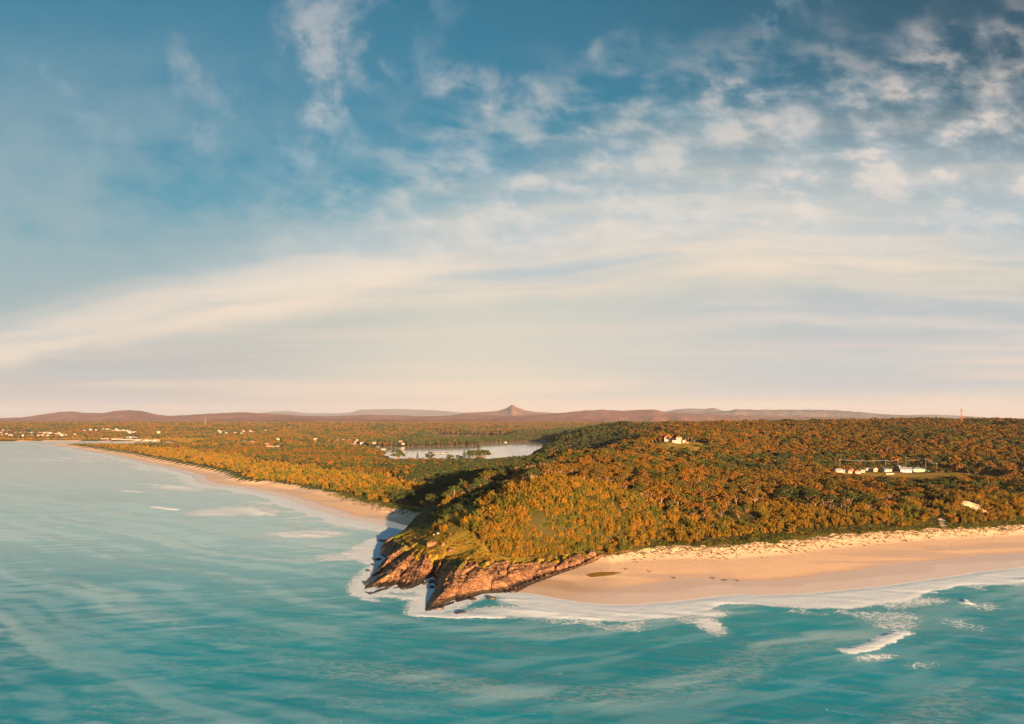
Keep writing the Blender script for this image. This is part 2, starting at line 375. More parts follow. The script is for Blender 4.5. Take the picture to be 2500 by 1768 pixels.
# ------------------------------------------------------------------ materials
def mat(name, rough=0.8, spec=0.25):
    m = bpy.data.materials.new(name); m.use_nodes = True; E.nt = m.node_tree
    b = m.node_tree.nodes['Principled BSDF']; b.inputs['Roughness'].default_value = rough
    b.inputs['Specular IOR Level'].default_value = spec
    return m, b
def put(e, s): E.nt.links.new(e.k, s)
def m_sand():
    m, b = mat('sand', 0.85, 0.2); p = pos(); x, y, z = sep(p)
    dry = mx(noise(p, 0.13, 5), (0.80, 0.55, 0.36), (0.90, 0.66, 0.46))
    wet = mx(noise(p, 0.05, 4), (0.60, 0.41, 0.28), (0.70, 0.50, 0.36))
    sd = attr('shore')
    w = ss(attr('dune') + (noise(vec(x*0.4, y, z), 0.05, 3, 0.5)-0.5)*0.30, 0.42, 0.28)
    w2 = ss(noise(vec(x*0.35, y*1.6, z), 0.035, 3), 0.50, 0.60)*ss(sd, 62, 40)*0.65
    w = _m('MAXIMUM', w, w2)
    c = mx(w, dry, wet)
    film_sheen = ss(sd + (noise(vec(x*0.5, y, z), 0.06, 3, 0.5)-0.5)*26, 15, 10)
    c = mx(film_sheen*0.7, c, (0.80, 0.62, 0.50))  # pale reflective sheen of the swash, painted into the sand colour
    # seaweed and trampled litter in scattered drift lines
    lit = ss(noise(p, 1.5, 5, 0.75), 0.62, 0.68)*ss(noise(vec(x*0.25, y, z), 0.12, 3), 0.50, 0.62)*ss(attr('dune'), 0.25, 0.5)
    c = mx(lit*0.8, c, (0.13, 0.08, 0.045))
    # sparse dune grass thickening inland
    bw = attr('dune'); gr = ss(noise(vec(x*0.8, y*0.5, z), 2.6, 5, 0.75), 0.46, 0.62)*ss(bw + (noise(p, 0.15, 4)-0.5)*0.2, 0.78, 1.0)
    c = mx(gr*0.6, c, mx(noise(p, 0.7, 2), (0.10, 0.12, 0.035), (0.22, 0.18, 0.07)))
    put(c, b.inputs['Base Color'])
    put(ss(w, 0, 1, 0.9, 0.22), b.inputs['Roughness']); put(ss(w, 0, 1, 0.15, 0.6), b.inputs['Specular IOR Level'])
    h = noise(p, 0.9, 6, 0.65)*ss(sd, 22, 50) + noise(p, 0.25, 3)*0.15
    put(bump(h, 0.5, 0.5), b.inputs['Normal'])
    return m
def m_rock():
    m, b = mat('rock', 0.75, 0.3); p = pos(); x, y, z = sep(p)
    n1 = noise(p, 0.14, 6, 0.6); n2 = noise(p, 0.9, 6, 0.65)
    c = mx(ss(n1*0.6+n2*0.4, 0.38, 0.62), (0.17, 0.085, 0.045), (0.37, 0.185, 0.09))
    c = mx(ss(noise(vec(x, y, z*2.5), 0.35, 5, 0.6), 0.5, 0.72), c, (0.46, 0.27, 0.16))
    cr = voro(vec(x+n2*1.5, y*0.6+n1, z*1.5), 0.42, 'DISTANCE_TO_EDGE')
    c = mx(ss(cr, 0.03, 0.0), c, (0.045, 0.03, 0.022))
    c = mx(ss(attr('crack') + (n2-0.5)*0.3, 0.25, 0.7)*0.85, c, (0.035, 0.024, 0.018))
    c = mx(ss(noise(vec(x*1.0, y*0.35, z), 1.6, 5, 0.7), 0.56, 0.66)*0.6, c, (0.11, 0.06, 0.035))
    c = mx(ss(z + (n2-0.5)*1.6, 2.0, 0.9), c, (0.035, 0.028, 0.018))         # weed-dark tide zone
    c = mx(ss(z + (n1-0.5)*14, 10, 17)*ss(n2, 0.45, 0.6), c, (0.14, 0.11, 0.03))
    put(c, b.inputs['Base Color'])
    put(ss(z + (n2-0.5)*1.6, 2.2, 1.2, 0.8, 0.35), b.inputs['Roughness'])
    h = n2*0.9 + ss(cr, 0.0, 0.08)*0.35 + noise(p, 3.0, 4, 0.6)*0.25
    put(bump(h, 0.9, 0.9), b.inputs['Normal'])
    return m
def m_turf():
    m, b = mat('turf', 0.9, 0.1); p = pos(); x, y, z = sep(p)
    c = mx(ss(noise(p, 0.06, 5, 0.6), 0.35, 0.65), (0.21, 0.165, 0.02), (0.34, 0.21, 0.03))
    c = mx(ss(noise(p, 0.5, 5, 0.65), 0.52, 0.66), c, (0.09, 0.10, 0.02))
    c = mx(ss(noise(p, 0.11, 4), 0.60, 0.70)*0.6, c, (0.32, 0.20, 0.09))
    gs = ss(attr('dune') + (noise(p, 0.15, 3)-0.5)*0.1, 1.32, 1.16)
    c = mx(gs, c, mx(noise(p, 0.35, 4, 0.7), (0.05, 0.085, 0.012), (0.12, 0.135, 0.022)))
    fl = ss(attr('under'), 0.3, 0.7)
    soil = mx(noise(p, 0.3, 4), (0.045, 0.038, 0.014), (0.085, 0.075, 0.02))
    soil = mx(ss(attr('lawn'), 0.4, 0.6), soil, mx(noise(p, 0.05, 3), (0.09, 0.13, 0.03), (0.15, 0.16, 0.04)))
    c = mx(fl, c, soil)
    far = ss(y, 4200, 6000)
    fc = mx(ss(noise(p, 0.004, 4, 0.6), 0.35, 0.65), (0.085, 0.055, 0.022), (0.16, 0.085, 0.035))
    fc = mx(ss(noise(p, 0.03, 4, 0.7), 0.55, 0.7)*0.6, fc, (0.03, 0.03, 0.015))
    c = mx(far, c, fc)
    put(c, b.inputs['Base Color'])
    h = noise(p, 1.0, 5, 0.7)*0.8 + noise(p, 0.05, 4)*far*12
    put(bump(h, 0.8, 1.0), b.inputs['Normal'])
    return m
SAND, ROCK, TURF = m_sand(), m_rock(), m_turf()

# ------------------------------------------------------------------ terrain sheet, split into beach / headland / ground along its own edges
def curved(y0, s0, s1, y1, g):
    out = [y0]; st = s0
    while out[-1] < y1:
        out.append(out[-1]+st)
        if out[-1] > s1: st *= g
    return np.array(out)
tx = axis([(-85, 48, 0.5), (48, 300, 1.6)], 0.7, 2.0, -52000, 52000, 1.045)
ty = curved(238, 0.55, 330, 60000, 1.0135)
TX, TY = np.meshgrid(tx, ty)
TZ, TD, TL, TR, TS, TH, TB = [a.ravel() for a in height(TX.ravel(), TY.ravel(), True)]
X_, Y_ = TX.ravel(), TY.ravel(); TC_ = CRK

# places kept clear of trees: (x, y, rx, ry)
def gpos(px, py, lo=230, hi=6500):
    """the ground point seen along a bearing and dip"""
    D = np.exp(np.linspace(math.log(lo), math.log(hi), 1500)); X = (px-1148)/FD*D
    z = height(X, D); ray = CAM_H-(py-945)/FD*D
    k = np.argmax(z >= ray); 
    if not (z >= ray).any(): k = np.argmin(np.abs(D-(CAM_H-8)*FD/max(py-945, 12)))
    return float(X[k]), float(D[k]), float(z[k])
def gz(x, y): return float(height(np.array([x]), np.array([y]))[0])

LAWNS = []
for px, py, rx, ry in [(1935,1065,26,20),(1990,1066,40,22),(2060,1066,40,24),(2140,1066,34,22),(2215,1068,16,14),(1480,992,24,26),(1510,994,32,34),(1560,996,22,14),(1420,990,16,14)]:
    gx1, gy1, _z = gpos(px, py); LAWNS.append((gx1, gy1-ry*0.8, rx, ry*1.9))

def in_lawn(X, Y, k=1.0):
    r = np.zeros(X.shape)
    for a, b_, rx, ry in LAWNS: r = np.maximum(r, 1-((X-a)/(rx*k))**2-((Y-b_)/(ry*k))**2)
    return r
GRASSY = [U(*p) for p in [(930,1200,8),(985,1165,17),(1060,1135,21),(1090,1125,23),(1075,1150,21),(1040,1190,15),(1085,1222,11),(1100,1250,7),(1000,1300,0),(820,1330,0)]]
def treeless(X, Y, d, l, rk, sn, hk, bw):
    m = (d < 6) | (rk > 0.3) | (sn > 0.3) | (l < 6)
    m |= inside(X, Y, GRASSY) & (fbm(X/6, Y/6, 91, 3) < 0.66)
    m |= (hk > 0.3) & (segdist(X, Y, GRASSL, False) < 4+9*sst(X, 0, -30)+4*sst(X, 25, 5)+5*(vn(X/8, Y/8, 6)-0.5))
    m |= (hk > 0.3) & inside(X, Y, HEADC + GRASSL[::-1])
    m |= (hk <= 0.3) & (d < bw*1.12+5+9*(fbm(X/14, Y/14, 93, 2)-0.5)*2) & ~inside(X, Y, HEADP)
    m |= in_lawn(X, Y) > 0.12
    return m
tl = treeless(X_, Y_, TD, TL, TR, TS, TH, TB)
F = grid_faces(len(tx), len(ty))
fr, fs_ = TR[F].mean(1), TS[F].mean(1); fd = TD[F].mean(1); fh = TH[F].mean(1)
cls = np.where((fr > 0.5), 1, np.where((fs_ > 0.5), 0, 2))
cls = np.where((fd < 0), np.where((fr > 0.1) | (fh > 0.5), 1, 0), cls)
keep = TD[F].max(1) > -70
V = np.stack([X_, Y_, TZ], 1).astype(np.float32)
G3 = V.reshape(len(ty), len(tx), 3)
gx_ = np.gradient(G3, axis=1); gy_ = np.gradient(G3, axis=0)
N = np.cross(gx_, gy_).reshape(-1, 3); N /= np.linalg.norm(N, axis=1)[:, None]+1e-12
for c_, nm, mt, in ((0, 'beach', SAND), (1, 'headland_rock_terrain', ROCK), (2, 'ground', TURF)):
    f = F[(cls == c_) & keep]; ids, inv = np.unique(f, return_inverse=True)
    o = mesh_obj(nm, V[ids], inv.reshape(-1, 4), mt); tag(o, kind='structure')
    me = o.data
    fattr(me, 'shore', TD[ids]); fattr(me, 'dune', TD[ids]/TB[ids])
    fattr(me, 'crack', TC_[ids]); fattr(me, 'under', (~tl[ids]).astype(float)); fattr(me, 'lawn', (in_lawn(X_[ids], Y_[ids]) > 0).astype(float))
    if c_ != 1: me.normals_split_custom_set_from_vertices(N[ids])
del G3, gx_, gy_

# ------------------------------------------------------------------ sea
def m_water():
    m, b = mat('sea_water', 0.12, 0.5); p = pos(); x, y, z = sep(p)
    b.inputs['IOR'].default_value = 1.5
    sh = attr('shallow'); fo = attr('foam')
    deep = mx(ss(noise(p, 0.012, 3), 0.35, 0.65), (0.0, 0.29, 0.45), (0.0, 0.37, 0.55))
    c = mx(ss(sh, 0.0, 0.6), deep, (0.03, 0.40, 0.52)); c = mx(ss(sh, 0.5, 1.0), c, (0.33, 0.42, 0.42))
    c = mx(attr('milk'), c, (0.50, 0.84, 1.0))  # milky shoal water plus sky reflection painted into the body colour
    c = mx(ss(y, 330, 1000)*ss(x, -40, -160)*0.6, c, (0.74, 0.88, 1.0))  # far bay whitened: sky reflection painted into the colour
    c = mx(attr('scum_sheen')*ss(noise(vec(x*0.5+y*0.2, y, 0.0), 0.7, 6, 0.75), 0.40, 0.66)*0.5, c, (0.50, 0.66, 0.70))  # foam scum and painted horizon reflection in pale streaks
    # drifting foam lace
    q = vec(x*0.8, y, 0.0)
    dn = noise(q, 0.35, 4, 0.6, out=1)
    n = E.nt.nodes.new('ShaderNodeVectorMath'); n.operation = 'MULTIPLY_ADD'
    E.nt.links.new(dn.k, n.inputs[0]); n.inputs[1].default_value = (3.2, 3.2, 0); E.nt.links.new(q.k, n.inputs[2])
    qq = E(n.outputs[0])
    l1 = voro(qq, 0.42, 'DISTANCE_TO_EDGE'); l2 = voro(qq, 1.15, 'DISTANCE_TO_EDGE')
    lace = ss(l1, 0.16, 0.0)*0.55 + ss(l2, 0.22, 0.0)*0.45
    nn = noise(p, 0.55, 5, 0.65)
    f = fo*1.45 - 0.62 + lace*0.62*ss(fo, 0.02, 0.3) + (nn-0.5)*0.75*ss(fo, 0.0, 0.2)
    f = ss(f, 0.0, 0.42)
    milky = ss(fo, 0.0, 0.7)*0.55
    c = mx(milky, c, (0.45, 0.58, 0.60))
    # ripples, crests lying across the light breeze
    a = radians(20)
    rx = x*cos(a) + y*sin(a); ry = y*cos(a) - x*sin(a)
    r1 = noise(vec(rx*0.45, ry, 0.0), 0.75, 5, 0.62, 0.25)
    r2 = noise(vec(rx*0.5 - ry*0.25, ry, 4.0), 0.16, 3, 0.55, 0.2)
    h = r1*0.75 + r2*0.9 + noise(vec(rx*0.6, ry, 7.0), 2.4, 3, 0.6)*0.25
    r3 = noise(vec(x*0.5 + y*0.35, y*1.1, 9.0), 0.07, 4, 0.6, 0.4)
    r4 = noise(vec(rx*0.30, ry, 2.0), 0.30, 4, 0.6, 0.2)
    nb = bump(attr('swell')*0.8 + h*1.9 + r3*7.0 + r4*3.6, 1.0, 1.0)
    # light scattered back out of the water body does not follow the ripples: its normal is straight up
    nd = E.nt.nodes; L_ = E.nt.links.new
    body = nd.new('ShaderNodeBsdfDiffuse'); put(c, body.inputs[0]); body.inputs['Normal'].default_value = (0, 0, 1)
    put(vec(0.0, 0.0, 1.0), body.inputs['Normal'])
    gl = nd.new('ShaderNodeBsdfGlossy'); gl.inputs['Roughness'].default_value = 0.10; put(nb, gl.inputs['Normal'])
    fr = nd.new('ShaderNodeFresnel'); fr.inputs['IOR'].default_value = 1.36; put(nb, fr.inputs['Normal'])
    w1 = nd.new('ShaderNodeMixShader'); L_(fr.outputs[0], w1.inputs[0]); L_(body.outputs[0], w1.inputs[1]); L_(gl.outputs[0], w1.inputs[2])
    fm = nd.new('ShaderNodeBsdfDiffuse'); fm.inputs[0].default_value = (0.74, 0.88, 1.0, 1)
    put(bump(noise(p, 1.2, 5, 0.7), 0.5, 0.5), fm.inputs['Normal'])
    w2 = nd.new('ShaderNodeMixShader'); put(f, w2.inputs[0]); L_(w1.outputs[0], w2.inputs[1]); L_(fm.outputs[0], w2.inputs[2])
    tr = nd.new('ShaderNodeBsdfTransparent'); w3 = nd.new('ShaderNodeMixShader')
    put(_m('MAXIMUM', ss(attr('shore'), 0.4, -1.2), f), w3.inputs[0]); L_(tr.outputs[0], w3.inputs[1]); L_(w2.outputs[0], w3.inputs[2])
    L_(w3.outputs[0], nd['Material Output'].inputs[0])
    return m
WATER = m_water()
sx = axis([(-210, 300, 0.85)], 0.9, 1.1, -9000, 9000, 1.03)
sy = curved(118, 0.6, 300, 2600, 1.008)
SX, SY = [a.ravel() for a in np.meshgrid(sx, sy)]
sd_, _ = shore(SX, SY); ds = -sd_
hdS = segdist(SX, SY, HEADC, False)
sz = np.zeros(SX.shape)
cell = np.interp(SY, sy[:-1], np.diff(sy)); cell = np.maximum(cell, np.interp(SX, sx[:-1], np.diff(sx)))
R = 200-(0.81*SY-0.58*np.sqrt((SX-10)**2+45**2))
warp = (fbm(SX/75, SY/75, 101, 3)-0.5)*30
shoal = sst(ds, 0, 45)
ph = 2*pi*(R+warp-6)/41.0
amp = 0.07*(0.12+2.2*vn(SX/80, SY/80, 111)**2)*shoal
sz += amp*(np.sin(ph)+0.28*np.sin(2*ph+0.8))
swell = 13*amp*(np.sin(ph)+0.3*np.sin(2*ph+0.8))
ph2 = 2*pi*(SX*0.25+SY*0.97+(fbm(SX/30, SY/30, 103, 3)-0.5)*22)/17.0
sz += 0.04*np.sin(ph2)*shoal*(0.3+1.2*vn(SX/40, SY/40, 112))
for i in range(26):
    lam = 2.2*1.09**i*(0.9+0.2*rng.random()); th = radians(78)+rng.normal(0, 0.45)
    k = 2*pi/lam; a_ = 0.0018*lam*(0.6+0.8*rng.random())
    fade = sst(lam/cell, 2.2, 4.5)
    wn = (vn(SX/(lam*4), SY/(lam*4), 120+i))*1.6
    sz += a_*fade*wn*np.sin(k*(SX*cos(th)+SY*sin(th))+rng.random()*6.28+2.2*(vn(SX/(lam*3), SY/(lam*3), 160+i)))*sst(ds, -1, 14)
foam = np.zeros(SX.shape)
nz1 = fbm(SX/9, SY/9, 201, 4); nz2 = fbm(SX/22, SY/22, 203, 3)
rightm = sst(SX, -12, 6)
wband = 16+10*(nz2-0.35)+4*np.sin(SX/17)
band = (1-sst(ds, wband*0.75, wband*1.25))*sst(ds, -1.5, 0.2)*rightm
foam = np.maximum(foam, band*(0.95+0.25*nz1))
foam = np.maximum(foam, 0.42*rightm*(1-sst(ds, wband, wband*2.3))*sst(nz1, 0.40, 0.62)*sst(ds, -1, 1))
rockf = sst(hdS, 22, 2)*(1-sst(ds, 1.5, 4+13*nz2))*(SX < 30)
foam = np.maximum(foam, rockf*(0.62+0.6*(nz1-0.3)))
leftm = (SX < -62)&(SY > 330)
foam = np.maximum(foam, leftm*(1-sst(ds, 5+12*nz2, 12+18*nz2))*sst(ds, -1, 1)*0.85)
foam = np.maximum(foam, leftm*(1-sst(ds, 20, 70))*sst(fbm(SX/30, SY/12, 207, 4), 0.55, 0.68)*0.5)
def patch(px, py, rx, ry, amt, rot=0.0):
    global foam
    cx_, cy_ = U(px, py); a = (SX-cx_)*cos(rot)+(SY-cy_)*sin(rot); b_ = -(SX-cx_)*sin(rot)+(SY-cy_)*cos(rot)
    q = (a/rx)**2+(b_/ry)**2; foam = np.maximum(foam, amt*np.exp(-q*1.1)*(0.62+0.75*nz1))
for a in [(1180,1372,24,8,1.0,0.05),(1060,1378,16,5,0.9,0.0),(1290,1380,20,6,0.75,0.1),(960,1325,7,9,0.95,0),(925,1340,9,5,0.8,0),(870,1336,11,3.5,0.8,-0.3),
          (830,1345,6,2.5,0.8,-0.5),(1590,1400,5,12,0.75,0),(1560,1375,13,6,0.9,0),(2050,1350,20,7,0.5,0.3),(1990,1385,18,10,0.42,0.3),
          (2010,1400,12,7,0.45,0.4),(2200,1360,16,10,0.33,0.4),(2160,1400,12,14,0.30,0.4),(2070,1490,14,5,0.30,0.3),(1960,1475,9,3,0.6,0.3),(835,1260,5,9,0.8,0),(815,1300,5,5,0.8,0),
          (520,1146,30,30,0.95,-0.4),(588,1150,12,17,1.1,-0.3),(690,1198,24,12,1.15,-0.1),(720,1193,12,5,1.0,0),(810,1178,34,18,0.62,-0.7),(880,1198,10,14,0.7,0),(400,1095,60,22,0.6,-0.6),(330,1050,80,30,0.5,-0.6),(600,1128,30,12,0.6,-0.7)]: patch(*a)
def breaker(px1, py1, px2, py2, w, hgt, amt, back=2.2):
    """a curling crest: raised ridge, white front, streaky back"""
    global foam, sz
    x1, y1 = U(px1, py1); x2, y2 = U(px2, py2); L = math.hypot(x2-x1, y2-y1)
    a = ((SX-x1)*(x2-x1)+(SY-y1)*(y2-y1))/L; b_ = (-(SX-x1)*(y2-y1)+(SY-y1)*(x2-x1))/L     # b_ > 0 is beyond the line
    t = a/L; b_ = b_ + 1.6*np.sin(t*5)+ (nz1-0.5)*3
    e = sst(t, -0.12, 0.12)*sst(t, 1.12, 0.85)
    sz = sz + hgt*e*np.exp(-(b_/w)**2) - 0.35*hgt*e*np.exp(-((b_+2.0*w)/(1.4*w))**2)
    foam = np.maximum(foam, amt*e*sst(b_, w*back, w*0.4)*sst(b_, -w*0.9, -w*0.2)*(0.40+1.15*fbm(SX/2.2, SY/2.2, 271, 3)))
for a in [(1896,1462,2046,1420,3.8,0.12,1.2,1.2),(930,1376,1130,1388,3.0,0.05,1.1,0.9),(345,1136,392,1146,6,0.9,1.0,0.5),(276,1100,318,1106,7,0.8,0.8,0.5),
          (185,1034,212,1037,10,0.5,1.0,0.8),(312,1086,352,1088,7,0.5,0.8,0.6),(372,1088,420,1094,7,0.5,0.8,0.6),(560,1136,612,1158,5,0.5,0.9,0.6),
          (300,1045,345,1058,6,0.5,0.9,0.6),(2150,1352,2180,1349,2,0.25,1.0,0.6),(2290,1300,2420,1288,3,0.4,1.0,0.7)]: breaker(*a)
scum_sheen = sst(np.sin(ph+1.1+0.6*(nz1-0.5)), 0.35, 0.95)*sst(amp, 0.015, 0.07)*(0.5+0.8*nz2)  # pale streaks on crest backs: residual foam and painted horizon reflection
scum_sheen = np.maximum(scum_sheen, 0.55*sst(fbm(SX/40+SY/60, SY/9, 241, 4), 0.52, 0.66)*sst(SX, 60, -60))
scum_sheen = np.clip(scum_sheen*sst(ds, 4, 20), 0, 1)
foam = np.clip(foam, 0, 1.15)
sz += foam*sst(foam, 0.4, 0.9)*(0.10+0.12*(nz1-0.4))*sst(ds, 0, 5)
shallow = np.maximum(np.exp(-np.maximum(ds, 0)/16.0)*np.where(SX > -30, 1, 0.75), 0.62*np.exp(-np.maximum(ds, 0)/60.0)+0.2*(nz2-0.5))
along = SX*0.85+SY*0.2*np.sign(SX-10); Rw = R+warp*0.8
st1 = fbm(along/90, Rw/8, 251, 4); st2 = fbm(SX/22+SY/30, SY/4.5-SX/14, 261, 3)
stk = sst(st1*0.6+st2*0.4, 0.40, 0.66)
milk = sst(SY, 175, 430)*0.95*sst(SX, 25, -110)*np.exp(-np.maximum(ds, 0)/1200.0)  # milky shoal water plus painted sky reflection
milk = np.clip(milk + (0.06+0.34*sst(np.sin(ph+0.9), 0.0, 1.0)*vn(SX/80, SY/80, 111))*stk + 0.22*(stk-0.4), 0, 0.97)  # pale swell lines paint sky reflection over the turbid water
shallow = np.where(hdS < 25, shallow*0.6, shallow)
sz *= sst(ds, -4, 3)
FS = grid_faces(len(sx), len(sy)); FS = FS[ds[FS].max(1) > -6]
FS = FS[(foam[FS].max(1) >= 0)]
ids, inv = np.unique(FS, return_inverse=True)
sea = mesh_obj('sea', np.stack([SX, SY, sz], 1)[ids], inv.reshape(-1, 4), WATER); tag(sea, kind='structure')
fattr(sea.data, 'swell', swell[ids]); fattr(sea.data, 'milk', milk[ids]); fattr(sea.data, 'scum_sheen', scum_sheen[ids]); fattr(sea.data, 'foam', foam[ids]); fattr(sea.data, 'shallow', shallow[ids]); fattr(sea.data, 'shore', sd_[ids])
# open water under and beyond the detailed sheet
def ring():
    v = [(-52000,-30000,-0.9),(52000,-30000,-0.9),(52000,119,-0.9),(-52000,119,-0.9),(-52000,2600,-0.9),(-8990,2600,-0.9),(-8990,119,-0.9),(8990,119,-0.9),(52000,600,-0.9),(8990,600,-0.9)]
    return v, [(0,1,2,7,6,3),(3,6,5,4),(7,2,8,9)]
v_, f_ = ring(); o = mesh_obj('sea', v_, f_, WATER, smooth=False); tag(o, kind='structure')
fattr(o.data, 'foam', np.zeros(len(v_))); fattr(o.data, 'shallow', np.zeros(len(v_))); fattr(o.data, 'shore', np.full(len(v_), -500.0))
def m_lake():
    m, b = mat('lake_water', 0.06, 0.5); p = pos(); x, y, z = sep(p); b.inputs['IOR'].default_value = 1.33
    b.inputs['Base Color'].default_value = (0.42, 0.46, 0.46, 1)
    put(bump(noise(vec(x*0.4, y, 0.0), 0.3, 4, 0.6), 0.06, 0.4), b.inputs['Normal'])
    return m
lk = mesh_obj('lake', [(-900,1150,0),(700,1150,0),(700,4300,0),(-900,4300,0)], [(0,1,2,3)], m_lake(), smooth=False); tag(lk, kind='structure')

# ------------------------------------------------------------------ far hills and mountains
def m_hill(name, a, b_, c_, sc=1.0):
    m, b = mat(name, 0.95, 0.05); p = pos()
    c = mx(ss(noise(p, 0.0022*sc, 5, 0.6), 0.36, 0.64), a, b_)
    c = mx(ss(noise(p, 0.0012*sc, 4, 0.6), 0.60, 0.70)*0.7, c, c_)
    c = mx(ss(noise(p, 0.02*sc, 4, 0.75), 0.5, 0.68)*0.5, c, tuple(q*0.35 for q in a))
    put(c, b.inputs['Base Color']); put(bump(noise(p, 0.012*sc, 6, 0.7), 1.0, 22), b.inputs['Normal']); return m
HM = m_hill('forested_hill', (0.21, 0.11, 0.08), (0.31, 0.155, 0.11), (0.36, 0.24, 0.15))
HB = m_hill('far_mountain', (0.10, 0.085, 0.075), (0.17, 0.12, 0.09), (0.26, 0.17, 0.12), 0.6)
def hill_range(name, prof, D, depth, material, rgh=1.0, n=420, back=0.5, shelf=False, seed=0):
    """a range whose crest stands at distance D; prof: crest line sampled by bearing"""
    px = np.linspace(prof[0][0], prof[-1][0], n)
    py = np.interp(px, [p[0] for p in prof], [p[1] for p in prof])
    us = (px-1148)/FD; crest = CAM_H + (945-py)/FD*D + (fbm(us*90, us*0, 300+seed, 4)-0.5)*D*0.0016*rgh
    nt_ = 46; t = np.linspace(-1, back, nt_)
    T, Uu = np.meshgrid(t, us, indexing='ij'); CR = np.broadcast_to(crest, T.shape)
    Yd = D + T*depth; Xd = Uu*Yd
    if shelf: shp = np.where(T < 0, np.where(T > -0.25, 1.0+T*0.12, 0.97-0.42*sst(-T, 0.25, 0.38)-0.55*sst(-T, 0.30, 1.0)), 1-0.1*T)
    else: shp = np.where(T < 0, 1-sst(-T, 0, 1), 1-0.6*(T/back)**2)
    gul = np.abs(fbm(Uu*28+seed, T*2.5, 310+seed, 5)-0.5)*2
    z = 30 + (CR-30)*np.clip(shp - (1-gul)*0.28*rgh*np.sin(np.pi*np.clip(-T, 0, 1)), 0, 1.2)
    o = mesh_obj(name, np.stack([Xd, Yd, z], -1).reshape(-1, 3), grid_faces(n, nt_), material); tag(o, kind='structure')
hill_range('hills', [(-900,945),(-500,937),(-200,939),(0,938),(60,936),(90,930),(120,925),(160,923),(190,926),(230,926),(260,921),(290,919),(320,923),(350,929),(375,933),(420,931),(470,928),(520,925),(560,925),(600,928),(640,930),(700,933),(760,933),(820,931),(880,931),(950,934),(1000,932),(1050,928),(1100,931),(1160,932),(1230,929),(1290,922),(1350,919),(1400,921),(1440,919),(1465,918),(1500,925),(1560,928),(1640,931),(1800,935),(2000,938),(2300,941),(2800,944)], 9500, 3200, HM, seed=1)
hill_range('hills', [(-900,950),(-300,945),(0,944),(200,943),(400,944),(520,941),(700,939),(820,941),(960,942),(1100,939),(1250,937),(1330,941),(1400,944),(1700,947),(2800,950)], 6600, 1900, HM, seed=2)
hill_range('mountain_range', [(900,950),(1000,936),(1040,926),(1100,923),(1118,921),(1132,917),(1141,912.5),(1145,909),(1149,908),(1153,909.5),(1157,913),(1166,916),(1180,921),(1200,924),(1240,926),(1300,932),(1400,950)], 14500, 3500, HM, 0.3, 500, seed=3)
hill_range('mountain_range', [(1440,950),(1470,926),(1500,922),(1520,918),(1545,916),(1580,917),(1600,915),(1612,918),(1625,922),(1700,923),(1800,940)], 19000, 3800, HB, 0.3, 300, seed=4)
hill_range('mountain_range', [(1480,940),(1560,929),(1600,925),(1640,920.5),(1650,918),(1700,919),(1750,919.5),(1830,919),(1880,920),(1930,924),(1970,928),(2020,931),(2070,934),(2200,939),(2400,945)], 15500, 4200, HB, 0.8, 500, shelf=True, seed=5)
hill_range('mountain_range', [(2000,950),(2030,932),(2060,930),(2100,930),(2170,933),(2200,935),(2230,939),(2260,938),(2296,939),(2500,941),(2900,945)], 19500, 4200, HB, 0.3, 400, shelf=True, seed=6)
hill_range('mountain_range', [(500,945),(560,929),(610,923),(650,922),(690,927),(760,927),(790,925),(806,919),(850,918),(900,917.5),(940,919),(1000,922),(1060,928),(1120,940)], 27000, 5000, HB, 0.2, 400, seed=7)

# ------------------------------------------------------------------ placing things on the ground they stand on
# ------------------------------------------------------------------ foliage
def m_leaf(name, a, b_, c_, transl=0.25):
    m, b = mat(name, 0.8, 0.12); p = pos(); x, y, z = sep(p)
    oi = E(E.nt.nodes.new('ShaderNodeObjectInfo').outputs['Random'])
    c = mx(ss(oi, 0.15, 0.85), a, b_); c = mx(ss(noise(p, 0.012, 3, 0.5), 0.42, 0.62)*0.6, c, c_)
    c = mx(ss(noise(p, 0.9, 2), 0.35, 0.65)*0.45, c, tuple(q*0.6 for q in b_))
    put(c, b.inputs['Base Color'])
    t = E.nt.nodes.new('ShaderNodeBsdfTranslucent'); put(c, t.inputs[0])
    mxs = E.nt.nodes.new('ShaderNodeMixShader'); mxs.inputs[0].default_value = transl
    E.nt.links.new(b.outputs[0], mxs.inputs[1]); E.nt.links.new(t.outputs[0], mxs.inputs[2])
    E.nt.links.new(mxs.outputs[0], E.nt.nodes['Material Output'].inputs[0]); return m
LW = m_leaf('wattle_leaf', (0.42, 0.21, 0.02), (0.13, 0.145, 0.022), (0.32, 0.17, 0.018))
LU = m_leaf('coast_tree_leaf', (0.36, 0.155, 0.015), (0.11, 0.125, 0.022), (0.26, 0.13, 0.017))
LG = m_leaf('gum_leaf', (0.32, 0.135, 0.018), (0.095, 0.105, 0.024), (0.22, 0.115, 0.02))
LP = m_leaf('conifer_needle', (0.05, 0.06, 0.022), (0.06, 0.065, 0.022), (0.05, 0.055, 0.02))
LD = m_leaf('green_and_shade_leaf', (0.06, 0.085, 0.026), (0.095, 0.12, 0.032), (0.05, 0.07, 0.024))  # dark green foliage; also paints the shade behind the headland
def m_bark(name, a, b_):
    m, b = mat(name, 0.9, 0.1); put(mx(noise(pos(), 2.0, 3), a, b_), b.inputs['Base Color']); return m
BARK = m_bark('bark', (0.20, 0.12, 0.07), (0.32, 0.20, 0.12)); BARKP = m_bark('pale_bark', (0.42, 0.33, 0.26), (0.30, 0.24, 0.18))

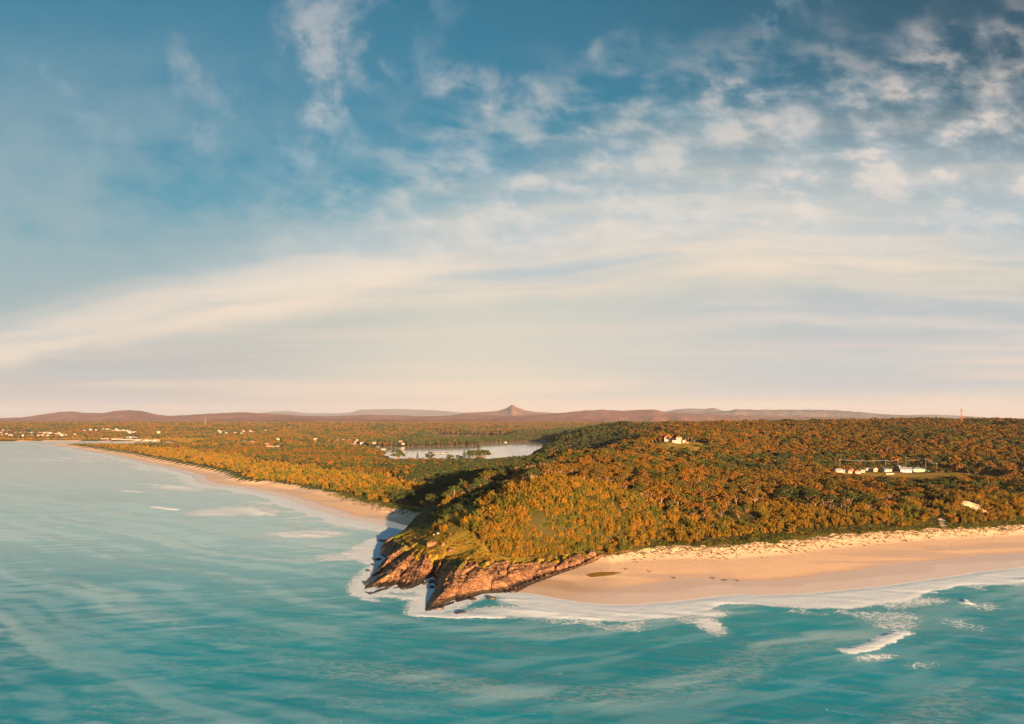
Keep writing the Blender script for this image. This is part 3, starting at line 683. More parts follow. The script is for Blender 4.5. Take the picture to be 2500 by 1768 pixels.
def quads(c, n, size):
    """small leaf clumps as quads facing about n"""
    k = len(c); t = rng.normal(size=(k, 3)); n = n/(np.linalg.norm(n, axis=1)[:, None]+1e-9)
    a = np.cross(n, t); a /= np.linalg.norm(a, axis=1)[:, None]+1e-9; b = np.cross(n, a)
    s = (size*(0.6+0.8*rng.random(k)))[:, None]; e = (0.45+0.5*rng.random(k))[:, None]
    v = np.stack([c-a*s-b*s*e*0.4, c+a*s*0.3-b*s*e, c+a*s+b*s*e*0.3, c-a*s*0.2+b*s*e], 1).reshape(-1, 3)
    return v, np.arange(4*k).reshape(-1, 4)
def lobe(c, r, n, size, hollow=0.75, up=0.25, jit=0.55):
    d = rng.normal(size=(n, 3)); d /= np.linalg.norm(d, axis=1)[:, None]
    d[:, 2] = np.where(d[:, 2] < -0.45, -d[:, 2], d[:, 2])
    rr = hollow+(1-hollow)*rng.random(n)
    return c+d*rr[:, None]*np.array(r), d/np.array(r)+np.array([0, 0, up])+rng.normal(size=(n, 3))*jit/np.mean(r), np.full(n, size)
def tube(p, r, seg=5):
    p = np.array(p, float); V_ = []; F_ = []
    for i in range(len(p)):
        d = p[min(i+1, len(p)-1)]-p[max(i-1, 0)]; d /= np.linalg.norm(d)+1e-9
        a = np.cross(d, [0.3, 0.9, 0.1]); a /= np.linalg.norm(a); b = np.cross(d, a)
        for k in range(seg): V_.append(p[i]+r[i]*(a*cos(2*pi*k/seg)+b*sin(2*pi*k/seg)))
    for i in range(len(p)-1):
        for k in range(seg): F_.append((i*seg+k, i*seg+(k+1) % seg, (i+1)*seg+(k+1) % seg, (i+1)*seg+k))
    return np.array(V_), np.array(F_)
def join(parts):
    V_, F_, n = [], [], 0
    for v, f in parts: V_.append(v); F_.append(f+n); n += len(v)
    return np.concatenate(V_), np.concatenate(F_)
def tree_shape(kind, lod):
    """crown quads and trunk tubes of one tree, about unit metres"""
    q = {0: 1.0, 1: 0.36, 2: 0.10}[lod]; sz = {0: 1.0, 1: 1.75, 2: 3.3}[lod]
    L = []; T = []
    if kind == 'wattle':                                   # many upright plumes
        for i in range(rng.integers(9, 14)):
            a = rng.random()*6.28; r = 1.8*math.sqrt(rng.random()); x, y = r*cos(a), r*sin(a)
            h = (4.3-0.6*r)*(0.6+0.5*rng.random())
            for t in np.linspace(0.25, 1.0, 4):
                w = 0.95*(1.15-t)**0.45+0.05; w *= 0.8+0.4*rng.random()
                L.append(lobe((x*(0.7+0.5*t)+0.25*rng.normal(), y*(0.7+0.5*t)+0.25*rng.normal(), h*t*0.93), (w*0.85, w*0.85, w*0.8), max(int(36*q*w), 2), 0.19*sz, 0.5, 0.35))
            if lod < 2 and i < 5: T.append(tube([(x*0.2, y*0.2, -0.4), (x*0.6, y*0.6, h*0.4), (x, y, h*0.8)], [0.10, 0.06, 0.02], 4))
        if not T: T.append(tube([(0, 0, -0.4), (0, 0, 2.5)], [0.12, 0.04], 4))
    elif kind == 'umbrella':                               # fan of limbs under a domed, tufted canopy
        R_ = 3.9
        for i in range(46):
            a = rng.random()*6.28; r = R_*math.sqrt(rng.random())
            z = 5.6-0.11*r*r*(0.8+0.4*rng.random())+rng.normal()*0.25
            w = 0.55+0.4*rng.random(); c = (r*cos(a), r*sin(a), z)
            L.append(lobe(c, (w*1.15, w*1.15, w*0.62), max(int(26*q), 2), 0.24*sz, 0.6, 0.45))
            if i < 13 and lod < 2: T.append(tube([(0, 0, 0.6+0.5*rng.random()), (c[0]*0.45, c[1]*0.45, z*0.62), (c[0]*0.92, c[1]*0.92, z-0.2)], [0.15, 0.08, 0.03], 4))
        T.append(tube([(0, 0, -0.6), (0.1, 0, 0.8), (0.0, 0.1, 2.4)], [0.30, 0.22, 0.10], 6))
    elif kind == 'gum':                                    # taller open crown of several lobes
        n = rng.integers(9, 13)
        for i in range(n):
            a = rng.random()*6.28; r = 2.9*math.sqrt(rng.random()); z = 4.9+2.6*rng.random()-0.25*r
            w = 1.15+0.75*rng.random(); c = (r*cos(a), r*sin(a), z)
            for k in range(5):
                o_ = rng.normal(size=3)*w*0.45
                L.append(lobe((c[0]+o_[0], c[1]+o_[1], c[2]+o_[2]*0.7), (w*0.6, w*0.6, w*0.42), max(int(26*q), 2), 0.29*sz, 0.55, 0.4))
            if lod < 2: T.append(tube([(0, 0, 1.8+rng.random()*1.2), (c[0]*0.5, c[1]*0.5, z*0.72), (c[0], c[1], z)], [0.13, 0.08, 0.03], 4))
        T.append(tube([(0, 0, -0.8), (0.1, 0.05, 3), (0, 0, 6)], [0.26, 0.19, 0.08], 5))
    elif kind == 'bush':
        for i in range(7):
            a = rng.random()*6.28; r = 0.95*math.sqrt(rng.random()); w = 0.45+0.3*rng.random()
            L.append(lobe((r*cos(a), r*sin(a), 0.45+0.35*rng.random()), (w, w, w*0.8), max(int(34*q), 2), 0.13*sz, 0.6, 0.35))
        T.append(tube([(0, 0, -0.3), (0, 0, 0.5)], [0.06, 0.03], 4))
    elif kind == 'conifer':                                # tiers of branches on one straight stem
        for t in np.linspace(0.12, 1, 17):
            z = 13*t; R_ = 3.1*(1.03-t)**0.8+0.15
            for k in range(9):
                a = 6.28*k/9+t*9+rng.random()*0.3
                for j in (0.35, 0.65, 0.95):
                    L.append(lobe((R_*j*cos(a), R_*j*sin(a), z+0.25*j*R_*0.4), (0.28+0.1*R_, 0.28+0.1*R_, 0.16), max(int(9*q), 1), 0.22*sz, 0.5, 0.5))
        T.append(tube([(0, 0, -0.8), (0, 0, 6), (0, 0, 13)], [0.32, 0.2, 0.04], 6))
    c = np.concatenate([l[0] for l in L]); n = np.concatenate([l[1] for l in L]); s = np.concatenate([l[2] for l in L])
    return quads(c, n, s), join(T)
SRC = bpy.data.collections.new('tree_sources')
SRCI = {}                                                  # (kind, leaf, lod) -> list of indices
PROTO = {}
def add_source(kind, leaf, lod, count, bark=None):
    for k in range(count):
        cr, tr = tree_shape(kind, lod)
        v, f = join([cr, tr]); o = mesh_obj('tree_source_%03d' % len(SRC.objects), v, f, [leaf, bark or BARK], smooth=False, link=False)
        mi = np.zeros(len(f), np.int32); mi[len(cr[1]):] = 1; o.data.polygons.foreach_set('material_index', mi)
        SRCI.setdefault((kind, leaf.name, lod), []).append(len(SRC.objects)); SRC.objects.link(o)
        if lod == 0: PROTO.setdefault((kind, leaf.name), []).append((cr, tr, leaf, bark or BARK))
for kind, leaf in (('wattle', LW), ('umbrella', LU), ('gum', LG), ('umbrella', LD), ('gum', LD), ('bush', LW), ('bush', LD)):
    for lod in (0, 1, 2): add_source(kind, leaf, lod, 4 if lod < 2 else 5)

# ------------------------------------------------------------------ houses of the settlements: (x, y) seen from the air
def zz(lst, x0, y0, k): return [((x0+a/k)/1.0888, (y0+b/k)/1.0888) for a, b in lst]
TOWN = zz([(40,385),(190,350),(360,345),(50,330),(90,245),(240,250),(560,250),(700,330),(790,320),(640,395),(570,320),(910,330),(900,400),(1060,340),
 (1090,398),(1190,398),(1110,318),(1240,320),(1330,330),(1420,330),(1350,402),(1580,345),(1690,345),(1750,392),(1830,385),(2110,375),(180,392),(300,400),(460,320),(1640,320)], 0, 1030, 11.48)
ESTATE = zz([(400,205),(530,205),(690,185),(790,190),(870,205),(950,225),(1000,195),(1060,215),(1100,238),(1160,222),(1200,243),(1250,228),(1300,245),(1370,250),(1430,262),(1320,272),(250,215),(1985,255)], 180, 1030, 9.57)
CABINS = zz([(660,410),(722,410),(785,410),(920,418),(985,416),(1060,420),(1130,423),(1200,426),(1275,426),(1345,426),(1420,434),(1490,436),(1550,438),(1640,442),(1705,444),(1770,446),(1840,446),(1905,446),(1980,440),(1250,372),(1330,375),(1400,372),(1470,385)], 180, 1030, 9.57)
HILLSIDE = zz([(440,272),(480,288),(540,277),(640,342),(600,310),(770,312),(830,292),(900,322),(950,280),(1080,278),(1110,292),(1170,302),(1375,268),(1565,292),(1630,438),(960,502),(1110,502),(1200,592),(1440,597),(1530,602),(1620,604),(1400,538)], 480, 1020, 8.2)
SHOREH = zz([(880,217),(970,222),(1150,298),(1230,262),(1350,282),(1195,302),(1255,216),(1090,232),(350,192),(415,197),(1600,282),(1640,362),(1770,412),(2130,252),(2165,292)], 720, 1050, 8.2)
LAKEH = zz([(150,338),(575,345),(640,352),(705,352),(755,352),(1400,352)], 960, 1050, 5.74)
MOTEL = [(90,300,170,'red'),(212,308,115,'white'),(330,318,105,'tan'),(465,312,135,'tan'),(622,312,90,'grey'),(706,312,70,'tan2')]
FLATP = []
def put_list(lst): 
    r = []
    for px, py in lst:
        x, y, z = gpos(px, py, 900, 5500); r.append((x, y, z)); FLATP.append((x, y))
    return r
P_TOWN, P_ESTATE, P_CABINS, P_HILL, P_SHORE, P_LAKE = [put_list(l) for l in (TOWN, ESTATE, CABINS, HILLSIDE, SHOREH, LAKEH)]
VILP = [gpos((2010+a/7.917)/1.0888, (1110+b/7.917)/1.0888, 500, 1200)[:2] for a, b in [(290,345),(480,355),(600,362),(735,345),(970,325),(1195,330),(1290,330),(1490,300),(1595,330),(1700,330),(1815,322),(1900,330)]]
P_MOTEL = put_list(zz([(a, b) for a, b, _, _ in MOTEL], 720, 1050, 8.2))
ROADL = [gpos(*p, 900, 4500) for p in [(611,989),(618,992),(628,996),(640,1000),(652,1003)]]

# ------------------------------------------------------------------ the forest: where each tree stands
def scatter(y0, y1, sp, ulo=-0.86, uhi=0.86):
    pts = []
    y = y0
    ys = np.arange(y0, y1, sp)
    for y in ys:
        xs = np.arange(ulo*y, uhi*y, sp); n = len(xs)
        pts.append(np.stack([xs+rng.random(n)*sp*0.95, y+rng.random(n)*sp*0.95], 1))
    return np.concatenate(pts)
allP = []
for band, (y0, y1, sp) in ((0, (270, 520, 2.9)), (0, (290, 400, 2.7)), (1, (520, 800, 4.2)), (2, (800, 1500, 6.2)), (3, (1500, 3000, 9.5)), (4, (3000, 6200, 17))):
    P_ = scatter(y0, y1, sp) if sp != 2.7 else scatter(y0, y1, sp, -0.12, 0.15); x, y = P_[:, 0], P_[:, 1]
    z, d, l, rk, sn, hk, bw = height(x, y, True)
    ok = ~treeless(x, y, d, l, rk, sn, hk, bw)
    ok &= ~((hk > 0.4) & (d < 20))
    x, y, z, d, l, hk, bw = [a[ok] for a in (x, y, z, d, l, hk, bw)]
    allP.append(np.stack([x, y, z, d, l, hk, bw, np.full(len(x), band)], 1))
A = np.concatenate(allP); x, y, z, d, l, hk, bw, band = A.T
# keep the sight lines to the houses open, as the gardens and streets do
drop = np.zeros(len(A), bool)
for hx, hy in FLATP:
    f = (hy > 1400); ux, uy = hx/math.hypot(hx, hy), hy/math.hypot(hx, hy)
    al_ = (hx-x)*ux+(hy-y)*uy; ac = np.abs((x-hx)*uy-(y-hy)*ux)
    drop |= (al_ > -12) & (al_ < 170) & (ac < 11)
for hx, hy in VILP:
    ux, uy = hx/math.hypot(hx, hy), hy/math.hypot(hx, hy); al_ = (hx-x)*ux+(hy-y)*uy; ac = np.abs((x-hx)*uy-(y-hy)*ux)
    drop |= (al_ > -8) & (al_ < 46) & (ac < 9)
drop |= segdist(x, y, [(a[0], a[1]) for a in ROADL], False) < 14
green_shade = sst(fbm(x/110, y/110, 401, 3), 0.44, 0.56)
green_shade = np.maximum(green_shade*0.75, sst(np.hypot((x+35)/110, (y-700)/260), 1.15, 0.75))  # ellipse behind the headland: shade painted as dark leaf colour
inh = inside(x, y, HEADP)
coastd = np.where(inh, segdist(x, y, GRASSL, False), np.minimum(d-bw, 400))
gap = fbm(x/13, y/13, 411, 3)
drop |= (gap < np.where(inh, 0.28, 0.35)) & (y < 1500) & (coastd > 10) & (rng.random(len(A)) < 0.85)
Xn = rng.random(len(A))
kind = np.full(len(A), 2); leaf = np.zeros(len(A), int)       # 0 wattle 1 umbrella 2 gum 3 bush ; leaf 0 own colour 1 dark green, painted shade included
nearc = coastd + (fbm(x/40, y/40, 421, 2)-0.5)*60
dome = (y < 640) & (x > -70) & (x < 420)
kind = np.where(nearc < np.where(inh, 82, np.where(x > -60, 58, 110)), 0, np.where((y < 1100) & (Xn < 0.85), 1, 2))
kind = np.where(dome & (nearc > 75) & (Xn < 0.12), 2, kind)
VAL_SHADE = [U(*p) for p in [(845,1138,8),(960,1150,8),(1100,1078,8),(1250,1040,10),(1430,1008,25),(1420,985,38),(1330,968,35),(1250,985,15),(1180,1020,5),(1050,1030,5),(950,1040,6),(870,1045,6),(950,1085,5)]]
green_shade = np.maximum(green_shade, inside(x+(fbm(x/40, y/40, 431, 3)-0.5)*60, y+(fbm(x/40, y/40, 441, 3)-0.5)*90, VAL_SHADE)*1.14)  # dark leaf inside this outline paints shade over the hollow
green_shade = np.maximum(green_shade, ((x > -420) & (x < 420) & (y > 1850) & (y < 3100))*1.05)
leaf = (Xn*0.999 < green_shade*0.85).astype(int); leaf[(kind == 0) & (green_shade < 1.1)] = 0; kind = np.where((kind == 0) & (leaf == 1), 1, kind)
kind = np.where((kind == 0) & (coastd < 5) & (rng.random(len(A)) < 0.6), 3, kind)
# low wind-cut scrub on the seaward ridge of the headland
ridge = segdist(x, y, [U(*p) for p in [(925,1195,5),(985,1155,17),(1060,1115,23),(1140,1080,31),(1210,1052,37)]], False)
kind = np.where((ridge < 16+8*Xn) & (x < 40), 3, kind); leaf = np.where((kind == 3) & (ridge < 26), (x < -10+Xn*14).astype(int), leaf)
sc = np.where(kind == 0, 0.5+0.95*rng.random(len(A))**1.7, np.where(kind == 1, 0.8+0.75*rng.random(len(A))**1.5, np.where(kind == 2, 0.85+0.35*rng.random(len(A)), 1.0+0.9*rng.random(len(A)))))
grow = sst(coastd, 0, 45)*0.35+0.65; sc = sc*grow
sc *= np.where(band == 1, np.where(kind == 0, 1.25, 1.0), 1.0)*np.where(band == 3, 1.25, 1.0)*np.where(band == 4, 1.75, 1.0)
sc *= np.where((l < 260) & (y > 950) & (y < 1300), 0.72, 1.0)*np.where((l < 40) & (y > 950) & (y < 1300), 0.7, 1.0)
vd = np.min([np.hypot((x-a)/26, (y-b+45)/55) for a, b in VILP], axis=0); sc *= np.where(vd < 1.3, 0.62, 1.0)
sc *= np.where((x < -800) & (y < 2100) & (y < 1050-0.95*x), 0.6, 1.0)
# sizes mean spacing: thin out the wide-crowned kinds in the closely sown bands
width = np.array([4.0, 7.6, 6.6, 2.0])[kind]*sc; want = width*0.73
spb = np.array([2.9, 4.2, 6.2, 9.5, 17])[band.astype(int)]
drop |= rng.random(len(A)) > np.clip((spb/want)**2*1.0, 0, 1)
keepI = np.where(~drop)[0]
x, y, z, kind, leaf, sc, coastd, hkk, band, ridge = [a[keepI] for a in (x, y, z, kind, leaf, sc, coastd, hk, band, ridge)]
lod = np.where(y < 640, 0, np.where(y < 1500, 1, 2))
KN = ['wattle', 'umbrella', 'gum', 'bush']
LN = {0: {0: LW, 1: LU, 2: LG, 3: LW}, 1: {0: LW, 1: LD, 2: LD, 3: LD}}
hgt = np.array([4.6, 5.9, 7.6, 1.1])[kind]*sc
hgt = hgt*np.where(kind == 3, 0.5, 1); show = hgt/y
infr = (np.abs(x/y) < 0.765)
order = np.argsort(-(show*infr*(kind != 3)))
solo = np.zeros(len(x), bool); solo[order[:300]] = True
print('TREES', len(x), 'solo', solo.sum(), 'farthest solo', y[solo].max(), [int((kind == k).sum()) for k in range(4)])
# the 300 that show largest
def tree_label(i):
    px = 1148+x[i]/y[i]*FD; cd_ = coastd[i]
    if px < 1120: w = ('at the seaward edge of the headland, above the gully', 'on the headland beside the grassy clearing')[cd_ > 12]
    elif px < 1230: w = ('just above the turf over the biggest red slab', 'half way up the headland above the biggest red slab', 'near the headland crest, left of its highest point')[int(cd_ > 20)+int(cd_ > 60)]
    elif px < 1320: w = ('at the foot of the slope where the rocks end', 'on the headland slope above the end of the rocks', 'on the top of the headland')[int(cd_ > 20)+int(cd_ > 60)]
    elif px < 1420: w = ('in the front rank where the sand begins', 'mid slope above the start of the sand', 'on the rounded headland shoulder')[int(cd_ > 22)+int(cd_ > 62)]
    elif px < 1540: w = ('in the front rank behind the amber pool', 'a few rows inland of the amber pool', 'well inland of the amber pool')[int(cd_ > 20)+int(cd_ > 50)]
    elif px < 1660: w = ('in the front rank inland of the driftwood', 'a few rows inland of the driftwood', 'high inland of the driftwood')[int(cd_ > 20)+int(cd_ > 50)]
    elif px < 1790: w = ('in the front rank behind the green dune strip', 'a few rows behind the green dune strip', 'in the dark gaps behind the dune strip')[int(cd_ > 20)+int(cd_ > 50)]
    elif px < 1920: w = ('in the front rank, straight seaward of the first village house', 'some rows seaward of the first village house', 'nearer the first village house')[int(cd_ > 20)+int(cd_ > 60)]
    elif px < 2080: w = ('in the front rank seaward of the village', 'some rows seaward of the village', 'close below the village lawn')[int(cd_ > 20)+int(cd_ > 60)]
    elif px < 2190: w = ('beside the forked sandy track', 'a little inland of the forked sandy track')[cd_ > 30]
    else: w = ('between the beach and the sand blow-out', 'behind the bare sand blow-out')[cd_ > 30]
    if kind[i] == 0: t = 'tall feathery golden wattle' if sc[i] > 0.95 else 'low bushy golden wattle'; g = 'wattles '
    elif kind[i] == 1: t = ('large ' if sc[i] > 1.15 else 'small ')+('domed orange coast tree', 'domed dark green coast tree')[leaf[i]]; g = 'domed coast trees '
    else: t = ('very tall ' if sc[i] > 1.05 else 'tall ')+('orange brown gum', 'dark green gum')[leaf[i]]; g = 'gums '
    return t+' '+w, g+w
meshes = {}
for (kd, lf), lst in PROTO.items():
    for j, (cr, tr, lm, bk) in enumerate(lst):
        a = mesh_obj('crown', *cr, lm, smooth=False, link=False); b_ = mesh_obj('trunk', *tr, bk, link=False); meshes[(kd, lf, j)] = (a.data, b_.data)
        bpy.data.objects.remove(a); bpy.data.objects.remove(b_)
TN = {'wattle': 'wattle_tree', 'umbrella': 'coast_tree', 'gum': 'gum_tree'}
for i in np.where(solo)[0]:
    kd = KN[kind[i]]; lm = LN[leaf[i]][kind[i]]; cd, td = meshes[(kd, lm.name, int(rng.integers(0, 4)))]
    r = bpy.data.objects.new(TN[kd], None); COL.objects.link(r)
    r.location = (x[i], y[i], z[i]-0.1); s_ = sc[i]; r.scale = (s_, s_, s_*(0.9+0.25*random.random())); r.rotation_euler = (0, 0, random.random()*6.28)
    lb, g = tree_label(i); tag(r, lb, 'tree', g)
    for nm, dt in (('crown', cd), ('trunk', td)):
        c_ = bpy.data.objects.new(nm, dt); COL.objects.link(c_); c_.parent = r
# all the others: one mass per place
def gn_scatter(name, X1, Y1, Z1, S1, idx, label=None, coll=SRC, squash=0.25):
    me = bpy.data.meshes.new(name); n = len(X1)
    me.vertices.add(n); me.vertices.foreach_set('co', np.stack([X1, Y1, Z1-0.15], 1).astype(np.float32).ravel()); me.update()
    o = bpy.data.objects.new(name, me); COL.objects.link(o); tag(o, label, None, None, 'stuff')
    fattr(me, 'spin', rng.random(n)*6.28); fattr(me, 'size', S1); fattr(me, 'tall', S1*(0.88+squash*rng.random(n)))
    t = me.attributes.new('pick', 'INT', 'POINT'); t.data.foreach_set('value', np.asarray(idx, np.int32))
    g = bpy.data.node_groups.new(name, 'GeometryNodeTree')
    g.interface.new_socket('Geometry', in_out='INPUT', socket_type='NodeSocketGeometry'); g.interface.new_socket('Geometry', in_out='OUTPUT', socket_type='NodeSocketGeometry')
    N_ = g.nodes; L_ = g.links.new
    gi = N_.new('NodeGroupInput'); go = N_.new('NodeGroupOutput'); ip = N_.new('GeometryNodeInstanceOnPoints'); ci = N_.new('GeometryNodeCollectionInfo')
    ci.inputs['Collection'].default_value = coll; ci.inputs['Separate Children'].default_value = True; ci.inputs['Reset Children'].default_value = True
    def na(nm, ty):
        q = N_.new('GeometryNodeInputNamedAttribute'); q.data_type = ty; q.inputs[0].default_value = nm; return q.outputs[0]
    cx = N_.new('ShaderNodeCombineXYZ'); L_(na('size', 'FLOAT'), cx.inputs[0]); L_(na('size', 'FLOAT'), cx.inputs[1]); L_(na('tall', 'FLOAT'), cx.inputs[2])
    cr = N_.new('ShaderNodeCombineXYZ'); L_(na('spin', 'FLOAT'), cr.inputs[2])
    L_(gi.outputs[0], ip.inputs['Points']); L_(ci.outputs[0], ip.inputs['Instance']); ip.inputs['Pick Instance'].default_value = True
    L_(na('pick', 'INT'), ip.inputs['Instance Index']); L_(cr.outputs[0], ip.inputs['Rotation']); L_(cx.outputs[0], ip.inputs['Scale']); L_(ip.outputs[0], go.inputs[0])
    md = o.modifiers.new('scatter', 'NODES'); md.node_group = g
    return o
idx = np.zeros(len(x), int)
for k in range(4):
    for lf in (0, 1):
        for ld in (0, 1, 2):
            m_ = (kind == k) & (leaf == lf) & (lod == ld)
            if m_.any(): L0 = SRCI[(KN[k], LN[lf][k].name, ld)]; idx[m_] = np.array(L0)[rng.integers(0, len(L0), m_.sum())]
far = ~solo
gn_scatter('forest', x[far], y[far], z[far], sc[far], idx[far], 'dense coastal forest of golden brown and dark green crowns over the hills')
# low herbage: headland turf edges, dune foot
P_ = scatter(268, 470, 1.15, -0.35, 0.8); gx2, gy2 = P_.T; gz2, d2, l2, rk2, sn2, hk2, bw2 = height(gx2, gy2, True)
tlp = treeless(gx2, gy2, d2, l2, rk2, sn2, hk2, bw2)
nzp = fbm(gx2/7, gy2/7, 501, 3)
ok = ((hk2 > 0.3) & (d2 > 13) & (rk2 < 0.25) & tlp & (nzp > 0.50)) | ((hk2 <= 0.3) & (d2 > bw2*1.10+8*(nzp-0.5)) & tlp & (sn2 < 0.5) & (d2 < bw2+30)) 
ok &= rng.random(len(ok)) < 0.8
B0, B1 = SRCI[('bush', LW.name, 1)], SRCI[('bush', LD.name, 1)]
ix = np.where(rng.random(ok.sum()) < np.where(hk2[ok] > 0.3, 0.8, 0.3), np.array(B0)[rng.integers(0, 4, ok.sum())], np.array(B1)[rng.integers(0, 4, ok.sum())])
gn_scatter('undergrowth', gx2[ok], gy2[ok], gz2[ok], (0.22+0.42*rng.random(ok.sum())*(0.6+nzp[ok])), ix, 'low green and gold scrub on the headland turf and along the dune foot')
# dune grass tufts on the sand
def tuft(name):
    n = 46; a = rng.random(n)*6.28; ln = 0.35+0.35*rng.random(n); c = np.stack([0.22*rng.normal(size=n), 0.22*rng.normal(size=n), 0*a], 1)
    t = c+np.stack([np.cos(a)*ln*0.6, np.sin(a)*ln*0.6, ln], 1); sd = np.stack([-np.sin(a), np.cos(a), 0*a], 1)*0.035
    return mesh_obj(name, np.concatenate([c-sd, c+sd, t+sd*0.3, t-sd*0.3]), np.stack([np.arange(n), np.arange(n)+n, np.arange(n)+2*n, np.arange(n)+3*n], 1), LD if name[-1] != '2' else LW, smooth=False, link=False)
TC = bpy.data.collections.new('tuft_sources')
for k in range(3): TC.objects.link(tuft('tuft_source_%d' % k))
P_ = scatter(300, 620, 1.0, -0.3, 0.8); gx2, gy2 = P_.T; gz2, d2, l2, rk2, sn2, hk2, bw2 = height(gx2, gy2, True)
nzp = fbm(gx2/5, gy2/3, 511, 3); r_ = d2/bw2
ok = (hk2 < 0.3) & (r_ > 0.66) & (r_ < 1.12) & (rng.random(len(r_)) < sst(r_+(nzp-0.5)*0.22, 0.78, 1.06)*0.7)
gn_scatter('dune_grass', gx2[ok], gy2[ok], gz2[ok]+0.12, 0.5+0.5*rng.random(ok.sum()), rng.integers(0, 3, ok.sum()), 'sparse green and straw dune grass along the top of the beaches', TC)

# ------------------------------------------------------------------ built things
def flat(name, c, rough=0.6, spec=0.3, var=0.12, sc=1.5):
    m, b = mat(name, rough, spec); p = pos()
    put(mx(noise(p, sc, 4, 0.6), tuple(q*(1-var) for q in c), tuple(min(q*(1+var), 0.9) for q in c)), b.inputs['Base Color']); return m
WHITE = flat('white_paint', (0.33, 0.33, 0.325)); CREAM = flat('cream_render', (0.38, 0.31, 0.22)); PINKB = flat('pink_brick', (0.45, 0.27, 0.2)); YELB = flat('yellow_brick', (0.62, 0.40, 0.2))
LBLUE = flat('pale_blue_boards', (0.42, 0.55, 0.66)); TILE = flat('terracotta_tiles', (0.48, 0.16, 0.07), 0.8, 0.2, 0.25, 3); GREYR = flat('grey_roof', (0.30, 0.30, 0.31), 0.5); DARKR = flat('dark_slate_roof', (0.10, 0.11, 0.13), 0.5)
PALER = flat('pale_metal_roof', (0.27, 0.28, 0.30), 0.6, 0.2); BLUER = flat('blue_grey_roof', (0.16, 0.23, 0.30), 0.5); REDR = flat('faded_red_roof', (0.50, 0.20, 0.15), 0.7); TEAL = flat('teal_fence_paint', (0.15, 0.36, 0.36))
GLASS = flat('window_glass', (0.05, 0.06, 0.07), 0.1, 0.6); WOOD = flat('weathered_wood', (0.34, 0.29, 0.24), 0.9, 0.1); DRIFT = flat('driftwood', (0.09, 0.055, 0.035), 0.95, 0.1); STEEL = flat('galvanised_steel', (0.5, 0.5, 0.5), 0.4, 0.5)
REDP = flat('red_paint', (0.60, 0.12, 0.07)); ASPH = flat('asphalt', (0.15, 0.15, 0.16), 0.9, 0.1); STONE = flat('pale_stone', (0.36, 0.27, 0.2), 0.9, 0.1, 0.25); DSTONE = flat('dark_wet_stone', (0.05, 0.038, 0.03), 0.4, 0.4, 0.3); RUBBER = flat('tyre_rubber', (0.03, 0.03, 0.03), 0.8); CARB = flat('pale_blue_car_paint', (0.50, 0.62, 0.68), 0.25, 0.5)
ORNG = flat('orange_render', (0.75, 0.33, 0.10))
def box(x0, x1, y0, y1, z0, z1):
    v = np.array([(x0,y0,z0),(x1,y0,z0),(x1,y1,z0),(x0,y1,z0),(x0,y0,z1),(x1,y0,z1),(x1,y1,z1),(x0,y1,z1)], float)
    return v, np.array([(0,3,2,1),(4,5,6,7),(0,1,5,4),(1,2,6,5),(2,3,7,6),(3,0,4,7)])
def lst(parts):
    V_, F_, n = [], [], 0
    for v, f in parts:
        V_ += [tuple(q) for q in v]; F_ += [tuple(int(a)+n for a in q) for q in f]; n += len(v)
    return V_, F_
def roof_geo(w, l, z, rise, over, hip):
    a, b = w/2+over, l/2+over; t = 0.18
    if hip < 0:                                            # low skillion
        return [(-a,-b,z),(a,-b,z),(a,b,z+rise),(-a,b,z+rise),(-a,-b,z+t),(a,-b,z+t),(a,b,z+rise+t),(-a,b,z+rise+t)], [(0,3,2,1),(4,5,6,7),(0,1,5,4),(1,2,6,5),(2,3,7,6),(3,0,4,7)]
    h = a*hip if w <= l else 0
    if w <= l: r = [(0,-b+a*hip,z+rise),(0,b-a*hip,z+rise)]; s_ = [(0,1,4),(1,2,5,4),(2,3,5),(3,0,4,5)]
    else: r = [(-a+b*hip,0,z+rise),(a-b*hip,0,z+rise)]; s_ = [(0,1,5,4),(1,2,5),(2,3,4,5),(3,0,4)]
    v = [(-a,-b,z),(a,-b,z),(a,b,z),(-a,b,z)]+r
    v2 = v + [(-a,-b,z-t),(a,-b,z-t),(a,b,z-t),(-a,b,z-t)]
    f = s_+[(6,9,8,7),(0,6,7,1),(1,7,8,2),(2,8,9,3),(3,9,6,0)]
    return v2, f
def thing(name, label, cat, loc, rz=0, group=None):
    r = bpy.data.objects.new(name, None); COL.objects.link(r); r.location = loc; r.rotation_euler = (0, 0, rz); tag(r, label, cat, group); return r
def part(name, parts, m, parent, smooth=False):
    v, f = lst(parts) if isinstance(parts[0][0], np.ndarray) or len(parts) and not isinstance(parts[0][0], tuple) else parts
    return mesh_obj(name, v, f, m, parent, smooth=smooth)
